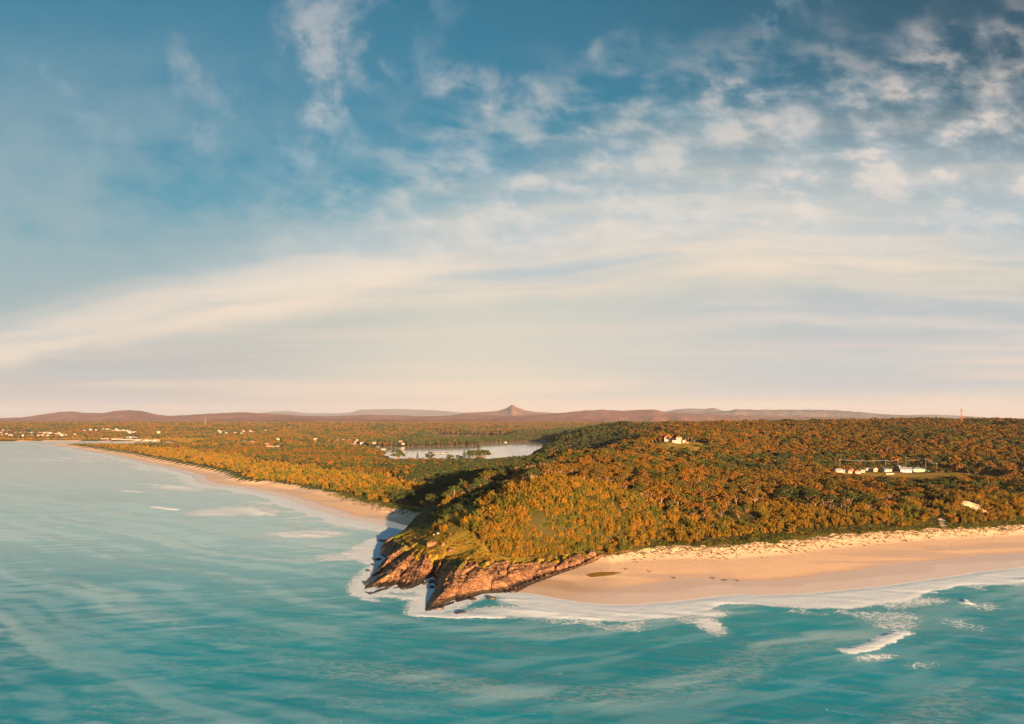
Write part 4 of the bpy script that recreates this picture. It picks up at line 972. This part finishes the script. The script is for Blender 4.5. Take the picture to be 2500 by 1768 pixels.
def house(label, loc, rz, w, l, h, rm, wm, hip=0.9, rise=None, wins=3, name='house', veranda=False, cat='house', group=None, chim=False, over=0.6, storeys=1, sides=True):
    r = thing(name, label, cat, loc, rz, group)
    if group in (VG, HG): r.scale = (0.8, 0.8, 0.8)
    part('wall', [box(-w/2, w/2, -l/2, l/2, -1.5, h)], wm, r)
    if hip == 0:                                           # gable ends
        if w <= l:
            for s_ in (-1, 1): mesh_obj('gable', [(-w/2, s_*(l/2), h), (w/2, s_*(l/2), h), (0, s_*(l/2), h+(rise or w*0.25)*0.95)], [(0, 1, 2)], wm, r, smooth=False)
        else:
            for s_ in (-1, 1): mesh_obj('gable', [(s_*w/2, -l/2, h), (s_*w/2, l/2, h), (s_*w/2, 0, h+(rise or l*0.25)*0.95)], [(0, 1, 2)], wm, r, smooth=False)
    rv, rf = roof_geo(w, l, h+0.02, rise if rise is not None else min(w, l)*0.25, over, hip); ro = mesh_obj('roof', rv, rf, rm, r, smooth=False)
    if chim: mesh_obj('chimney', *lst([box(w*0.15, w*0.15+0.7, 0, 0.7, h+0.5, h+min(w, l)*0.25+1.0)]), wm, ro, smooth=False)
    for s_ in range(storeys):
        zb = s_*2.8
        for k in range(wins):
            xx = -w/2+(k+0.5)*w/wins
            if k == wins//2 and s_ == 0 and wins > 2:
                mesh_obj('door', *lst([box(xx-0.45, xx+0.45, -l/2-0.05, -l/2, 0.05, 2.1)]), WOOD, r, smooth=False)
            else:
                wf = mesh_obj('window', *lst([box(xx-0.75, xx+0.75, -l/2-0.06, -l/2, zb+0.85, zb+2.1)]), WHITE if wm is not WHITE else GREYR, r, smooth=False)
                mesh_obj('pane', *lst([box(xx-0.66, xx+0.66, -l/2-0.09, -l/2-0.055, zb+0.94, zb+2.02)]), GLASS, wf, smooth=False)
        if sides:
            for yy in (-l/4, l/4):
                wf = mesh_obj('window', *lst([box(-w/2-0.06, -w/2, yy-0.6, yy+0.6, zb+0.9, zb+2.0)]), WHITE if wm is not WHITE else GREYR, r, smooth=False)
                mesh_obj('pane', *lst([box(-w/2-0.09, -w/2-0.055, yy-0.52, yy+0.52, zb+0.98, zb+1.92)]), GLASS, wf, smooth=False)
    if veranda:
        mesh_obj('veranda_roof', *lst([box(-w/2-0.3, w/2+0.3, -l/2-2.6, -l/2-0.1, h-0.35, h-0.22)]), rm, r, smooth=False)
        for k in range(4): mesh_obj('post', *lst([box(-w/2+k*w/3.05, -w/2+k*w/3.05+0.14, -l/2-2.5, -l/2-2.36, -0.8, h-0.36)]), WHITE, r, smooth=False)
    return r
def dress(loc, dz=0.15): return (loc[0], loc[1], loc[2]+dz)

VG = 'village houses'; HG = 'hilltop houses'
# the row of houses in the clearing on the right
K7 = lambda a, b: ((2010+a/7.917)/1.0888, (1110+b/7.917)/1.0888)
def at7(a, b): return dress(gpos(*K7(a, b), 500, 1200), 0.2)
VG = 'village houses'
VIL = []
house('white cottage with grey hip roof and veranda, first in the village row', at7(290, 345), 0.1, 13, 8, 2.9, GREYR, WHITE, 0.9, veranda=True, group=VG, wins=4)
house('cream cottage under an orange tiled roof, longer of the orange pair', at7(535, 358), -0.15, 9.5, 7.5, 2.8, TILE, CREAM, 0.9, group=VG, chim=True)
house('small cream unit under an orange tiled roof, beside the longer orange cottage', at7(655, 368), -0.2, 6.5, 7, 2.8, TILE, WHITE, 0.9, group=VG, wins=2)
house('low grey carport shed between the white cottage and the orange roofs', at7(462, 340), 0, 5, 5, 2.3, GREYR, WOOD, -1, 0.3, name='shed', cat='shed', wins=1)
house('grey garden shed on the far side of the orange roofed unit', at7(735, 345), 0.2, 5, 5, 2.4, GREYR, WOOD, -1, 0.3, name='shed', cat='shed', wins=1)
house('low house with pale flat roof, partly behind dark garden shrubs', at7(855, 300), 0.1, 9, 7, 2.4, PALER, WHITE, -1, 0.4, group=VG)
house('pink brick house with steep gable, between dark shrubs and slate roof', at7(970, 325), 0.3, 7, 7, 3.0, PINKB, PINKB, 0, 2.2, group=VG, wins=2)
house('white house with dark slate gable roof in the middle of the row', at7(1195, 330), 0.25, 9, 8, 3.0, DARKR, WHITE, 0, 2.3, group=VG)
house('small white annexe beside the slate roofed house', at7(1268, 330), 0.25, 5, 5, 2.5, GREYR, WHITE, 0, 1.2, group=VG, wins=2)
house('white house with pale roof behind the light blue weatherboard house', at7(1490, 275), 0.2, 11, 8, 3.3, PALER, WHITE, 0, 1.6, group=VG)
house('light blue weatherboard house with pale gable roof, largest in the village', at7(1595, 330), -0.45, 13.5, 9, 3.0, PALER, LBLUE, 0, 2.7, group=VG, wins=4)
house('yellow brick house with blue grey hip roof, last in the row', at7(1815, 322), -0.12, 14, 9, 2.8, BLUER, YELB, 0.9, group=VG, wins=4)
def wallfence(label, a, b, h, m, t=0.12, n=8):
    r = thing('fence', label, 'fence', ((a[0]+b[0])/2, (a[1]+b[1])/2, (a[2]+b[2])/2), math.atan2(b[1]-a[1], b[0]-a[0])); L = math.hypot(b[0]-a[0], b[1]-a[1])
    mesh_obj('panel', *lst([box(-L/2, L/2, -t/2, t/2, -0.5, h)]), m, r, smooth=False)
    for k in range(n): x0 = -L/2+k*L/(n-1); mesh_obj('post', *lst([box(x0-0.07, x0+0.07, -t/2-0.08, t/2+0.05, -0.6, h+0.12)]), m, r, smooth=False)
wallfence('low white fence in front of the slate roofed house', at7(1212, 388), at7(1365, 385), 1.1, WHITE)
wallfence('teal painted fence beside the yellow brick house', at7(1930, 318), at7(2090, 338), 1.6, TEAL)
def car(label, loc, rz, m):
    r = thing('car', label, 'car', loc, rz)
    prof = [(-2.1,0.35),(-2.15,0.85),(-1.3,0.98),(-0.75,1.42),(0.75,1.45),(1.45,1.0),(2.1,0.9),(2.15,0.35)]; n = len(prof)
    v = [(a, s_*(0.85 if b < 1.2 else 0.68), b) for s_ in (-1, 1) for a, b in prof]
    f = [tuple(range(n-1, -1, -1)), tuple(range(n, 2*n))]+[(i, (i+1) % n, n+(i+1) % n, n+i) for i in range(n)]
    mesh_obj('body', v, f, m, r, smooth=False)
    for s_ in (-1, 1): mesh_obj('side_window', [(-1.15, s_*0.83, 1.02), (1.3, s_*0.83, 1.02), (0.7, s_*0.72, 1.38), (-0.7, s_*0.72, 1.38)], [(0, 1, 2, 3)], GLASS, r, smooth=False)
    for a in (-1.3, 1.35):
        for s_ in (-1, 1):
            w_ = tube([(a, s_*0.92, 0.33), (a, s_*0.72, 0.33)], [0.33, 0.33], 14); mesh_obj('wheel', np.concatenate([w_[0], [(a, s_*0.92, 0.33)]]), [tuple(q) for q in w_[1]]+[(k, (k+1) % 14, 28) for k in range(14)], RUBBER, r)
car('pale blue car parked on the grass by the yellow brick house', at7(1778, 345), 0.2, CARB)
# power line along the back of the village
def pole(label, loc, h, arm=1.1, name='power_pole', cat='power pole', group='power poles'):
    r = thing(name, label, cat, loc, 0.1, group)
    part('pole', [tube([(0, 0, -1), (0, 0, h)], [0.17, 0.11], 8)], WOOD, r)
    mesh_obj('crossarm', *lst([box(-arm, arm, -0.07, 0.07, h-0.7, h-0.52)]), WOOD, r, smooth=False)
    for k in (-0.9, -0.35, 0.35, 0.9): part('insulator', [tube([(k*arm, 0, h-0.52), (k*arm, 0, h-0.3)], [0.06, 0.04], 6)], WHITE, r)
    return (loc[0], loc[1], loc[2]+h-0.35)
tops = []
for lb, a, b, h in [('power pole behind the first white cottage', 322, 300, 11.5), ('power pole behind the slate roofed house', 1205, 290, 10.5), ('power pole behind the pale roofed white house', 1445, 268, 10.0),
                    ('tall power pole behind the blue grey roof', 1980, 318, 13.5), ('short power pole past the teal fence, among the trees', 2195, 330, 9.0)]:
    tops.append(pole(lb, at7(a, b), h))
for i in range(4):
    for k, ax in enumerate((-0.9, 0.9)):
        a, b = np.array(tops[i]), np.array(tops[i+1]); pts = [a+(b-a)*t+np.array([0, ax, -1.4*4*t*(1-t)]) for t in np.linspace(0, 1, 9)]
        v, f = tube(pts, [0.045]*9, 4); o = mesh_obj('power_line', v, f, STEEL)
        nm_ = ['over the orange roofs', 'between slate and pale roofs', 'over the light blue house', 'past the teal fence'][i]
        tag(o, ('front ' if k == 0 else 'rear ')+'thin power line wire sagging '+nm_, 'power line', 'power line wires')
r = thing('antenna_mast', 'thin white antenna mast rising behind the light blue house', 'antenna', at7(1597, 285)); part('mast', [tube([(0, 0, -0.5), (0, 0, 13)], [0.09, 0.05], 6)], WHITE, r)
part('antenna_head', [tube([(-0.5, 0, 12.2), (0.5, 0, 12.2)], [0.05, 0.05], 4), tube([(-0.35, 0, 12.8), (0.35, 0, 12.8)], [0.05, 0.05], 4), box(-0.3, 0.3, -0.2, 0.2, 12.3, 12.9)], WHITE, r)

# the big place on the wooded hill
K6 = lambda a, b: ((1500+a/9.57)/1.0888, (1040+b/9.57)/1.0888)
def at6(a, b, dz=0.2): return dress(gpos(*K6(a, b), 700, 1400), dz)
HG = 'hilltop houses'
house('two storey white house with orange hip roof on the wooded hill', at6(1255, 355), -0.15, 13, 10, 5.8, TILE, WHITE, 0.9, rise=3.6, wins=4, storeys=2, group=HG)
house('flat roofed white wing left of the orange roofed hill house', at6(1085, 320, 1.5), 0, 10, 7, 3.2, PALER, WHITE, -1, 0.3, wins=3, group=HG)
house('long low white shed below the flat roofed hill wing', at6(985, 365), 0.12, 12, 5, 2.4, PALER, CREAM, -1, 0.3, wins=4, group=HG)
house('wide lower white block with terrace, in front of the orange hip roof', at6(1445, 395), -0.1, 14, 8, 3.6, PALER, WHITE, -1, 0.25, wins=5, group=HG)
house('tan hill house with low terracotta roof behind the lower white block', at6(1500, 355, 1.0), -0.1, 9, 8, 4.4, TILE, CREAM, 0.6, wins=3, group=HG)
house('small tan cabin at the downhill end of the lower white block', at6(1610, 385), 0.2, 5, 5, 2.5, CREAM, CREAM, 0, 1.2, wins=1, group=HG)
house('low cream roofed house left of the round orange tree on the hill', at6(700, 330), 0, 8, 6, 2.6, PALER, CREAM, 0.6, wins=2, group=HG)
house('dull red roofed house, leftmost of the hilltop houses', at6(555, 285), 0, 8, 6, 2.6, REDR, CREAM, 0.6, wins=2, group=HG)
house('grey metal roofed garage beside the dull red roofed hill house', at6(650, 290), 0, 5, 5, 2.6, GREYR, WHITE, 0, 1.2, wins=1, group=HG)
car('white car on the lawn beside the hilltop houses', at6(1700, 410), 0.1, WHITE)
pole('flag-like thin pole in front of the flat roofed hill wing', at6(1085, 345), 9.0, 0.6)

# far settlements: walls and a roof each
HM_ = {}
def far_house(k, lk_, hip, name='house'):
    key = (k, hip)
    if key not in HM_:
        w, l, h = [(11, 8, 3.0), (12, 9, 4.2), (9, 8, 3.0), (9, 4, 2.5), (22, 12, 3.4)][k]
        wv = mesh_obj('wall', *lst([box(-w/2, w/2, -l/2, l/2, -4, h)]), WHITE, link=False, smooth=False).data
        rf = mesh_obj('roof', *roof_geo(w, l, h+0.02, l*0.22, 0.5, hip), PALER, link=False, smooth=False).data
        wn = mesh_obj('window', *lst([box(-w/2+(j+0.5)*w/3-0.8, -w/2+(j+0.5)*w/3+0.8, -l/2-0.06, -l/2-0.01, 0.9, 2.1) for j in range(3)]), GLASS, link=False, smooth=False).data
        HM_[key] = (wv, rf, wn)
    return HM_[key]
def settle(lst_, labelf, group, ks, roofs, walls, cat='house', nm='house'):
    for i, (hx, hy, hz) in enumerate(lst_):
        k = ks[i % len(ks)]; hip = 0.9 if i % 3 else 0.0
        if k == 3: hip = 0.0
        wv, rf, wn = far_house(k, 0, hip)
        rm, rn = roofs[(i*7+i//3) % len(roofs)]; wm, wn_ = walls[(i*5+i//2) % len(walls)]
        r = thing(nm, labelf(i, rn, wn_), cat, (hx, hy, hz+1.0), 0.35*math.sin(i*2.3), group)
        for n_, dt, m_ in (('wall', wv, wm), ('roof', rf, rm)):
            o = bpy.data.objects.new(n_, dt); COL.objects.link(o); o.parent = r
            o.material_slots[0].link = 'OBJECT'; o.material_slots[0].material = m_
        o = bpy.data.objects.new('window', wn); COL.objects.link(o); o.parent = r
RF = [(PALER, 'pale metal roof'), (GREYR, 'grey roof'), (TILE, 'orange tiled roof'), (PALER, 'pale metal roof'), (DARKR, 'dark roof')]
WL = [(WHITE, 'white'), (CREAM, 'cream'), (WHITE, 'white'), (PINKB, 'brick')]
ordt = ['first', 'second', 'third', 'fourth', 'fifth', 'sixth', 'seventh', 'eighth', 'ninth', 'tenth', 'eleventh', 'twelfth', 'thirteenth', 'fourteenth', 'fifteenth', 'sixteenth', 'seventeenth', 'eighteenth', 'nineteenth', 'twentieth']
def ords(L):                                               # rank from the left, in words
    o_ = np.argsort([a[0]/a[1] for a in L]); rk_ = np.empty(len(L), int); rk_[o_] = np.arange(len(L))
    return [(ordt+['twenty-'+a for a in ordt[:9]]+['thirtieth'])[q] if q < 30 else 'last' for q in rk_]
for L_, tx_, g_, ks, nm, cat in ((P_TOWN, 'far seaside house with %s, %s from the left above the river mouth', 'seaside town houses', [0, 2, 0, 1], 'house', 'house'),
        (P_ESTATE, 'new house with %s, %s from the left on the pale cleared hillside', 'new houses on the cleared hillside', [1, 0, 1], 'house', 'house'),
        (P_CABINS, 'riverside cabin with %s, %s from the left along the creek bank', 'cabins along the creek', [3, 3, 2], 'cabin', 'cabin'),
        (P_HILL, 'house with %s, %s from the left among the trees round the road', 'houses among the trees by the road', [0, 2, 0], 'house', 'house'),
        (P_SHORE, 'lakeside house with %s, %s from the left past the long buildings', 'houses by the lake inlet', [0, 1, 2], 'house', 'house'),
        (P_LAKE, 'small waterfront house with %s, %s from the left on the near lake bank', 'houses on the near lake bank', [2, 0], 'house', 'house')):
    oo = ords(L_)
    rf_ = RF if L_ not in (P_ESTATE, P_CABINS) else [(PALER, 'pale metal roof'), (PALER, 'pale metal roof'), (GREYR, 'grey roof')]
    if L_ is P_LAKE: rf_ = [(PALER, 'pale metal roof'), (DARKR, 'dark roof')]
    settle(L_, lambda i, rn, wn_: tx_ % (rn, oo[i]), g_, ks, rf_, WL if L_ is not P_LAKE else [(WHITE, 'white')], cat, nm)
MT = {'red': (REDR, WHITE, 1, 'long white building with a faded red roof on the inlet'), 'white': (PALER, WHITE, 1, 'long white building with pale roof beside the red roofed one'),
      'tan': (PALER, CREAM, 2, ''), 'grey': (GREYR, WHITE, 1, 'white waterside building with a grey roof'), 'tan2': (PALER, CREAM, 2, 'narrow two storey cream block at the end of the waterfront')}
tn = ['two storey tan block with balconies, narrower of the tan pair', 'long two storey tan block, wider of the tan pair']; ti = 0
for (a, b, w_, k), loc in zip(MOTEL, P_MOTEL):
    rm, wm, st, lb = MT[k]
    if k == 'tan': lb = tn[ti]; ti += 1
    wid = w_/8.2*loc[1]/1628*0.86
    house(lb, dress(loc, 0.3), 0.02, wid, 10, 2.7*st, rm, wm, 0.5 if st == 1 else -1, 1.6 if st == 1 else 0.3, wins=max(int(wid/4.5), 3), storeys=st, name='waterfront_building', cat='building', group='waterfront buildings', sides=False)
# road
rv = []; 
for i, (a, b, c) in enumerate(ROADL):
    q = ROADL[min(i+1, len(ROADL)-1)]; p0 = ROADL[max(i-1, 0)]; dx, dy = q[0]-p0[0], q[1]-p0[1]; L = math.hypot(dx, dy); nx_, ny_ = -dy/L*6.5, dx/L*6.5
    zt = c+1.2; rv += [(a-nx_, b-ny_, zt), (a+nx_, b+ny_, zt), (a-nx_, b-ny_, zt-3), (a+nx_, b+ny_, zt-3)]
rfc = []
for i in range(len(ROADL)-1): k = i*4; rfc += [(k, k+1, k+5, k+4), (k, k+4, k+6, k+2), (k+1, k+3, k+7, k+5)]
tag(mesh_obj('road', rv, rfc, ASPH, smooth=False), kind='structure')

# lattice mast on the right ridge, thin tower on the far left forest
def lattice(label, loc, H, w0, w1, m1, m2, n=10):
    r = thing('communications_tower', label, 'tower', loc, 0.5)
    lg = []; 
    for sx_, sy_ in ((-1, -1), (1, -1), (1, 1), (-1, 1)): part('leg', [tube([(sx_*w0, sy_*w0, -1), (sx_*w1, sy_*w1, H)], [0.17, 0.12], 5)], m1, r)
    for i in range(n):
        z0, z1 = H*i/n, H*(i+1)/n; a, b = w0+(w1-w0)*i/n, w0+(w1-w0)*(i+1)/n; c = [(-1, -1), (1, -1), (1, 1), (-1, 1)]; seg = []
        for k in range(4):
            p0, p1 = c[k], c[(k+1) % 4]
            seg += [tube([(p0[0]*a, p0[1]*a, z0), (p1[0]*b, p1[1]*b, z1)], [0.09, 0.09], 4), tube([(p1[0]*a, p1[1]*a, z0), (p0[0]*b, p0[1]*b, z1)], [0.09, 0.09], 4), tube([(p0[0]*b, p0[1]*b, z1), (p1[0]*b, p1[1]*b, z1)], [0.08, 0.08], 4)]
        part('bracing', seg, m1 if (i//2) % 2 == 0 else m2, r)
    for z_, rr in ((0.96, 1.7), (0.86, 1.7), (0.76, 1.5)):
        rg = [tube([(rr*cos(t), rr*sin(t), H*z_-1.1), (rr*cos(t), rr*sin(t), H*z_+1.1)], [0.22, 0.22], 5) for t in np.linspace(0, 5.2, 6)]
        part('antenna_ring', rg+[tube([(rr*cos(t), rr*sin(t), H*z_) for t in np.linspace(0, 6.28, 13)], [0.06]*13, 4)], m2, r)
    part('whip_antenna', [tube([(0, 0, H), (0, 0, H+4)], [0.08, 0.04], 4)], m2, r)
tz = gz((2156-1148)/FD*1400, 1400)
lattice('red and white lattice communications tower above the wooded ridge', ((2156-1148)/FD*1400, 1400, tz), CAM_H+33/FD*1400-tz-4, 1.9, 0.75, REDP, WHITE)
tz = gz((460-1148)/FD*3500, 3500); r = thing('slender_tower', 'slender pale tower standing alone above the distant left forest', 'tower', ((460-1148)/FD*3500, 3500, tz)); hh_ = CAM_H+5/FD*3500-tz
part('shaft', [tube([(0, 0, -1), (0, 0, hh_)], [1.0, 0.7], 10)], CREAM, r); part('top_gallery', [tube([(0, 0, hh_), (0, 0, hh_+3), (0, 0, hh_+3.2)], [1.5, 1.5, 0.1], 10)], CREAM, r)

# conifers and single dark trees by the lake
def single(kind_, lf, nm, label, px, D, h, H0, cat='tree', group=None, wide=1.0):
    X1 = (px-1148)/FD*D; Z1 = gz(X1, D); r = thing(nm, label, cat, (X1, D, Z1-0.2), random.random()*6, group)
    s_ = h/H0; r.scale = (s_*wide, s_*wide, s_); cr, tr = tree_shape(kind_, 1 if kind_ != 'conifer' else 0)
    mesh_obj('crown', *cr, lf, r, smooth=False); mesh_obj('trunk', *tr, BARK, r)
P5 = lambda a: (960+a/5.74)/1.0888
for a, D, h, k, lb in [(995, 1100, 21, 'conifer', 'tall narrow Norfolk pine standing alone before the lake'), (1062, 1110, 22, 'conifer', 'Norfolk pine at the left of the big dark clump'),
   (1195, 1090, 28, 'conifer', 'tallest Norfolk pine, in the middle of the dark clump'), (340, 1120, 17, 'conifer', 'small Norfolk pine left of the round tree by the lake')]:
    single(k, LP, 'norfolk_pine', lb, P5(a), D, h, 13, group='Norfolk pines by the lake', wide=0.95)
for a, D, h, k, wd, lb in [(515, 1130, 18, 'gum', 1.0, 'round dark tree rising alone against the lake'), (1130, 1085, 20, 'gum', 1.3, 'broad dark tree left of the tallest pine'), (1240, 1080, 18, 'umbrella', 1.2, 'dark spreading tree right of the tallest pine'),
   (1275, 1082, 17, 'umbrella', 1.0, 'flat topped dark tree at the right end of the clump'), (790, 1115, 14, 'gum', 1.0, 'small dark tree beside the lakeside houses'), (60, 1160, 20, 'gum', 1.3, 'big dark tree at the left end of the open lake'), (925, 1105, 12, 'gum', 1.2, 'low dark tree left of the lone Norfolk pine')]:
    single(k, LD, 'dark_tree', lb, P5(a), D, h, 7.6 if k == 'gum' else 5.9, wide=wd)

# boat on the lake
bx_, by_ = U(P5(1575), 992.5); r = thing('boat', 'small white boat on the far side of the lake', 'boat', (bx_, by_, 0.0), 0.3)
hv = [(-4,-1.3,0.0),(3,-1.3,0.0),(5.2,0,0.1),(3,1.3,0.0),(-4,1.3,0.0),(-4.2,-1.6,1.4),(3,-1.6,1.5),(6,0,1.9),(3,1.6,1.5),(-4.2,1.6,1.4)]
mesh_obj('hull', hv, [(0,1,6,5),(1,2,7,6),(2,3,8,7),(3,4,9,8),(4,0,5,9),(5,6,7,8,9),(0,4,3,2,1)], WHITE, r, smooth=False)
mesh_obj('cabin', *lst([box(-1.5, 2, -1.1, 1.1, 1.45, 3.1)]), WHITE, r, smooth=False); mesh_obj('cabin_window', *lst([box(-1.2, 1.7, -1.14, -1.105, 2.1, 2.8)]), GLASS, r, smooth=False)

# boulders, driftwood, post, pool
def boulder(label, loc, sx_, sy_, sz_, m, seed, name='boulder', group=None):
    n1, n2 = 22, 14; th = np.linspace(0, 2*pi, n1, endpoint=False); phv = np.linspace(0, pi, n2); T_, P2 = np.meshgrid(th, phv)
    d = np.stack([np.sin(P2)*np.cos(T_), np.sin(P2)*np.sin(T_), np.cos(P2)], -1).reshape(-1, 3)
    rr = 0.72+0.55*fbm(d[:, 0]*1.5+seed*3.1+d[:, 2]*0.7, d[:, 1]*1.5+d[:, 2]*1.1, 700+seed, 3); q = np.round(rr*6)/6*0.6+rr*0.4
    v = d*q[:, None]; v = np.sign(v)*np.abs(v)**0.75*np.array([sx_, sy_, sz_])
    i = np.arange(n1*n2).reshape(n2, n1); f = np.stack([i[:-1], np.roll(i, -1, 1)[:-1], np.roll(i, -1, 1)[1:], i[1:]], -1).reshape(-1, 4)[:, ::-1]
    o = mesh_obj(name, v, f, m, smooth=False); o.location = loc; o.rotation_euler = (0, 0, seed); tag(o, label, 'rock', group)
for lb, px, py, a, b, c, m, dz in [('large pale orange outcrop set in the turf above the gully', 968, 1224, 2.6, 2.0, 1.9, ROCK, 0.3), ('small orange rock on the turf right of the outcrop', 993, 1225, 1.0, 0.9, 0.9, ROCK, 0.2),
    ('pale white stone at the tip of the grassy clearing', 982, 1198, 0.75, 0.6, 0.55, STONE, 0.3), ('smaller pale stone beside the white stone on the turf', 973, 1201, 0.55, 0.45, 0.4, STONE, 0.25),
    ('smooth reddish hump of rock in the headland turf', 1010, 1237, 1.6, 1.2, 0.8, ROCK, 0.1)]:
    g_ = gpos(px, py); boulder(lb, (g_[0], g_[1], g_[2]+dz), a, b, c, m, int(px) % 17)
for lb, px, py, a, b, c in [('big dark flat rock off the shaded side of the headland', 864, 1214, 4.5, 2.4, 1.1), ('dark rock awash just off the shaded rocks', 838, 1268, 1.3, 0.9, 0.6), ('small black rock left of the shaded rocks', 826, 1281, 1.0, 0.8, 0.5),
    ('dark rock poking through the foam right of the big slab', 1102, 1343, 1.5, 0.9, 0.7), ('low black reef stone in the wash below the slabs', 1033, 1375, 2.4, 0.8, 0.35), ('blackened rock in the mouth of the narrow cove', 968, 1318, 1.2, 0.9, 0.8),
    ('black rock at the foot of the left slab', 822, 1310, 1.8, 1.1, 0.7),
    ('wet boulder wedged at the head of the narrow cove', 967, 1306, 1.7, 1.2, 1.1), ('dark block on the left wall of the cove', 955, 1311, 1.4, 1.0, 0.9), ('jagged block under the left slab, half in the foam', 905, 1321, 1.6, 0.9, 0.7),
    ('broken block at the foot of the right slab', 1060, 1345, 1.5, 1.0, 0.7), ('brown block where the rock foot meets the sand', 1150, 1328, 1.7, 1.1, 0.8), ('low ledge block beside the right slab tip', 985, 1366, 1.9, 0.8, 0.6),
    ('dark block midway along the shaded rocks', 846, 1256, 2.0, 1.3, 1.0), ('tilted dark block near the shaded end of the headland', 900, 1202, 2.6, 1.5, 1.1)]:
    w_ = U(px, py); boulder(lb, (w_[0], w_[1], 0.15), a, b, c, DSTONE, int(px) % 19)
g_ = gpos(1155, 1117); 
r = thing('marker_post', 'short pale marker post beside the grassy headland track', 'post', (g_[0], g_[1], g_[2])); part('post', [tube([(0, 0, -0.4), (0, 0, 1.5)], [0.16, 0.16], 8)], STONE, r); part('cap', [box(-0.24, 0.24, -0.24, 0.24, 1.5, 1.85)], WHITE, r)
def drift(label, px, py, L, seed, m=DRIFT):
    rs = np.random.default_rng(seed); g_ = gpos(px, py); r = thing('driftwood', label, 'driftwood', g_, rs.random()*1.2-0.3); r.scale = (0.7, 0.7, 0.7)
    part('log', [tube([(-L/2, 0, 0.1), (-L/6, 0.2, 0.28), (L/5, 0, 0.22), (L/2, 0.4, 0.35)], [0.22, 0.26, 0.2, 0.08], 6)], m, r)
    for k in range(4): t = rs.random()*L*0.6-L*0.3; a = rs.random()*6.28; part('branch', [tube([(t, 0.1, 0.2), (t+cos(a)*1.1, 0.1+sin(a)*1.1, 0.6), (t+cos(a)*1.9, 0.1+sin(a)*1.9, 0.5+0.4*rs.random())], [0.09, 0.06, 0.02], 5)], m, r)
for lb, px, py, L in [('largest piece of dark driftwood, on the middle of the wide beach', 1627, 1302, 4.0), ('thin driftwood branch left of the largest driftwood', 1600, 1298, 2.4), ('driftwood stick right of the largest driftwood', 1655, 1303, 2.2), ('dark stick lying alone between pool and driftwood', 1513, 1297, 2.0),
     ('small dark branch by the right end of the amber pool', 1380, 1288, 1.3), ('small drift stick above the right end of the pool', 1405, 1278, 1.8), ('short stick on the sand past the pool', 1457, 1283, 1.2)]: drift(lb, px, py, L, int(px))
# amber pool: a shallow sheet lying on the sand
m, b = mat('amber_pool_water', 0.05, 0.5); b.inputs['Base Color'].default_value = (0.30, 0.17, 0.035, 1); b.inputs['IOR'].default_value = 1.33
pa = [(1313,1290),(1322,1286.5),(1345,1283.2),(1372,1282.8),(1396,1284),(1389,1287),(1372,1290.5),(1350,1292.5),(1325,1294.5)]
pg = [gpos(*q, 240, 420) for q in pa]; zc_ = max(g[2] for g in pg)
cxp = np.mean([g[0] for g in pg]); cyp = np.mean([g[1] for g in pg])
rings = [[(cxp+(g[0]-cxp)*t, cyp+(g[1]-cyp)*t) for g in pg] for t in (0.0, 0.25, 0.5, 0.75, 1.0)]
pv = np.array([(a[0], a[1]) for rr in rings for a in rr]); hz_ = height(pv[:, 0], pv[:, 1])
kk = len(pg); pv = np.column_stack([pv, hz_+0.05]); pf = [(i*kk+j, i*kk+(j+1) % kk, (i+1)*kk+(j+1) % kk, (i+1)*kk+j) for i in range(4) for j in range(kk)]
tag(mesh_obj('tidal_pool', pv, pf, m), kind='structure')

# ------------------------------------------------------------------ air
m = bpy.data.materials.new('haze'); m.use_nodes = True; m.node_tree.nodes.clear(); E.nt = m.node_tree
pvn = m.node_tree.nodes.new('ShaderNodeVolumePrincipled'); pvn.inputs['Color'].default_value = (0.64, 0.74, 1.0, 1); pvn.inputs['Density'].default_value = 2.6e-5; pvn.inputs['Anisotropy'].default_value = 0.0
om = m.node_tree.nodes.new('ShaderNodeOutputMaterial'); m.node_tree.links.new(pvn.outputs[0], om.inputs['Volume'])
v, f = box(-32000, 32000, -3000, 36000, -9, 800)
tag(mesh_obj('haze', v, f, m, smooth=False), 'pale sea haze that softens the far hills and mountains', None, None, 'stuff')
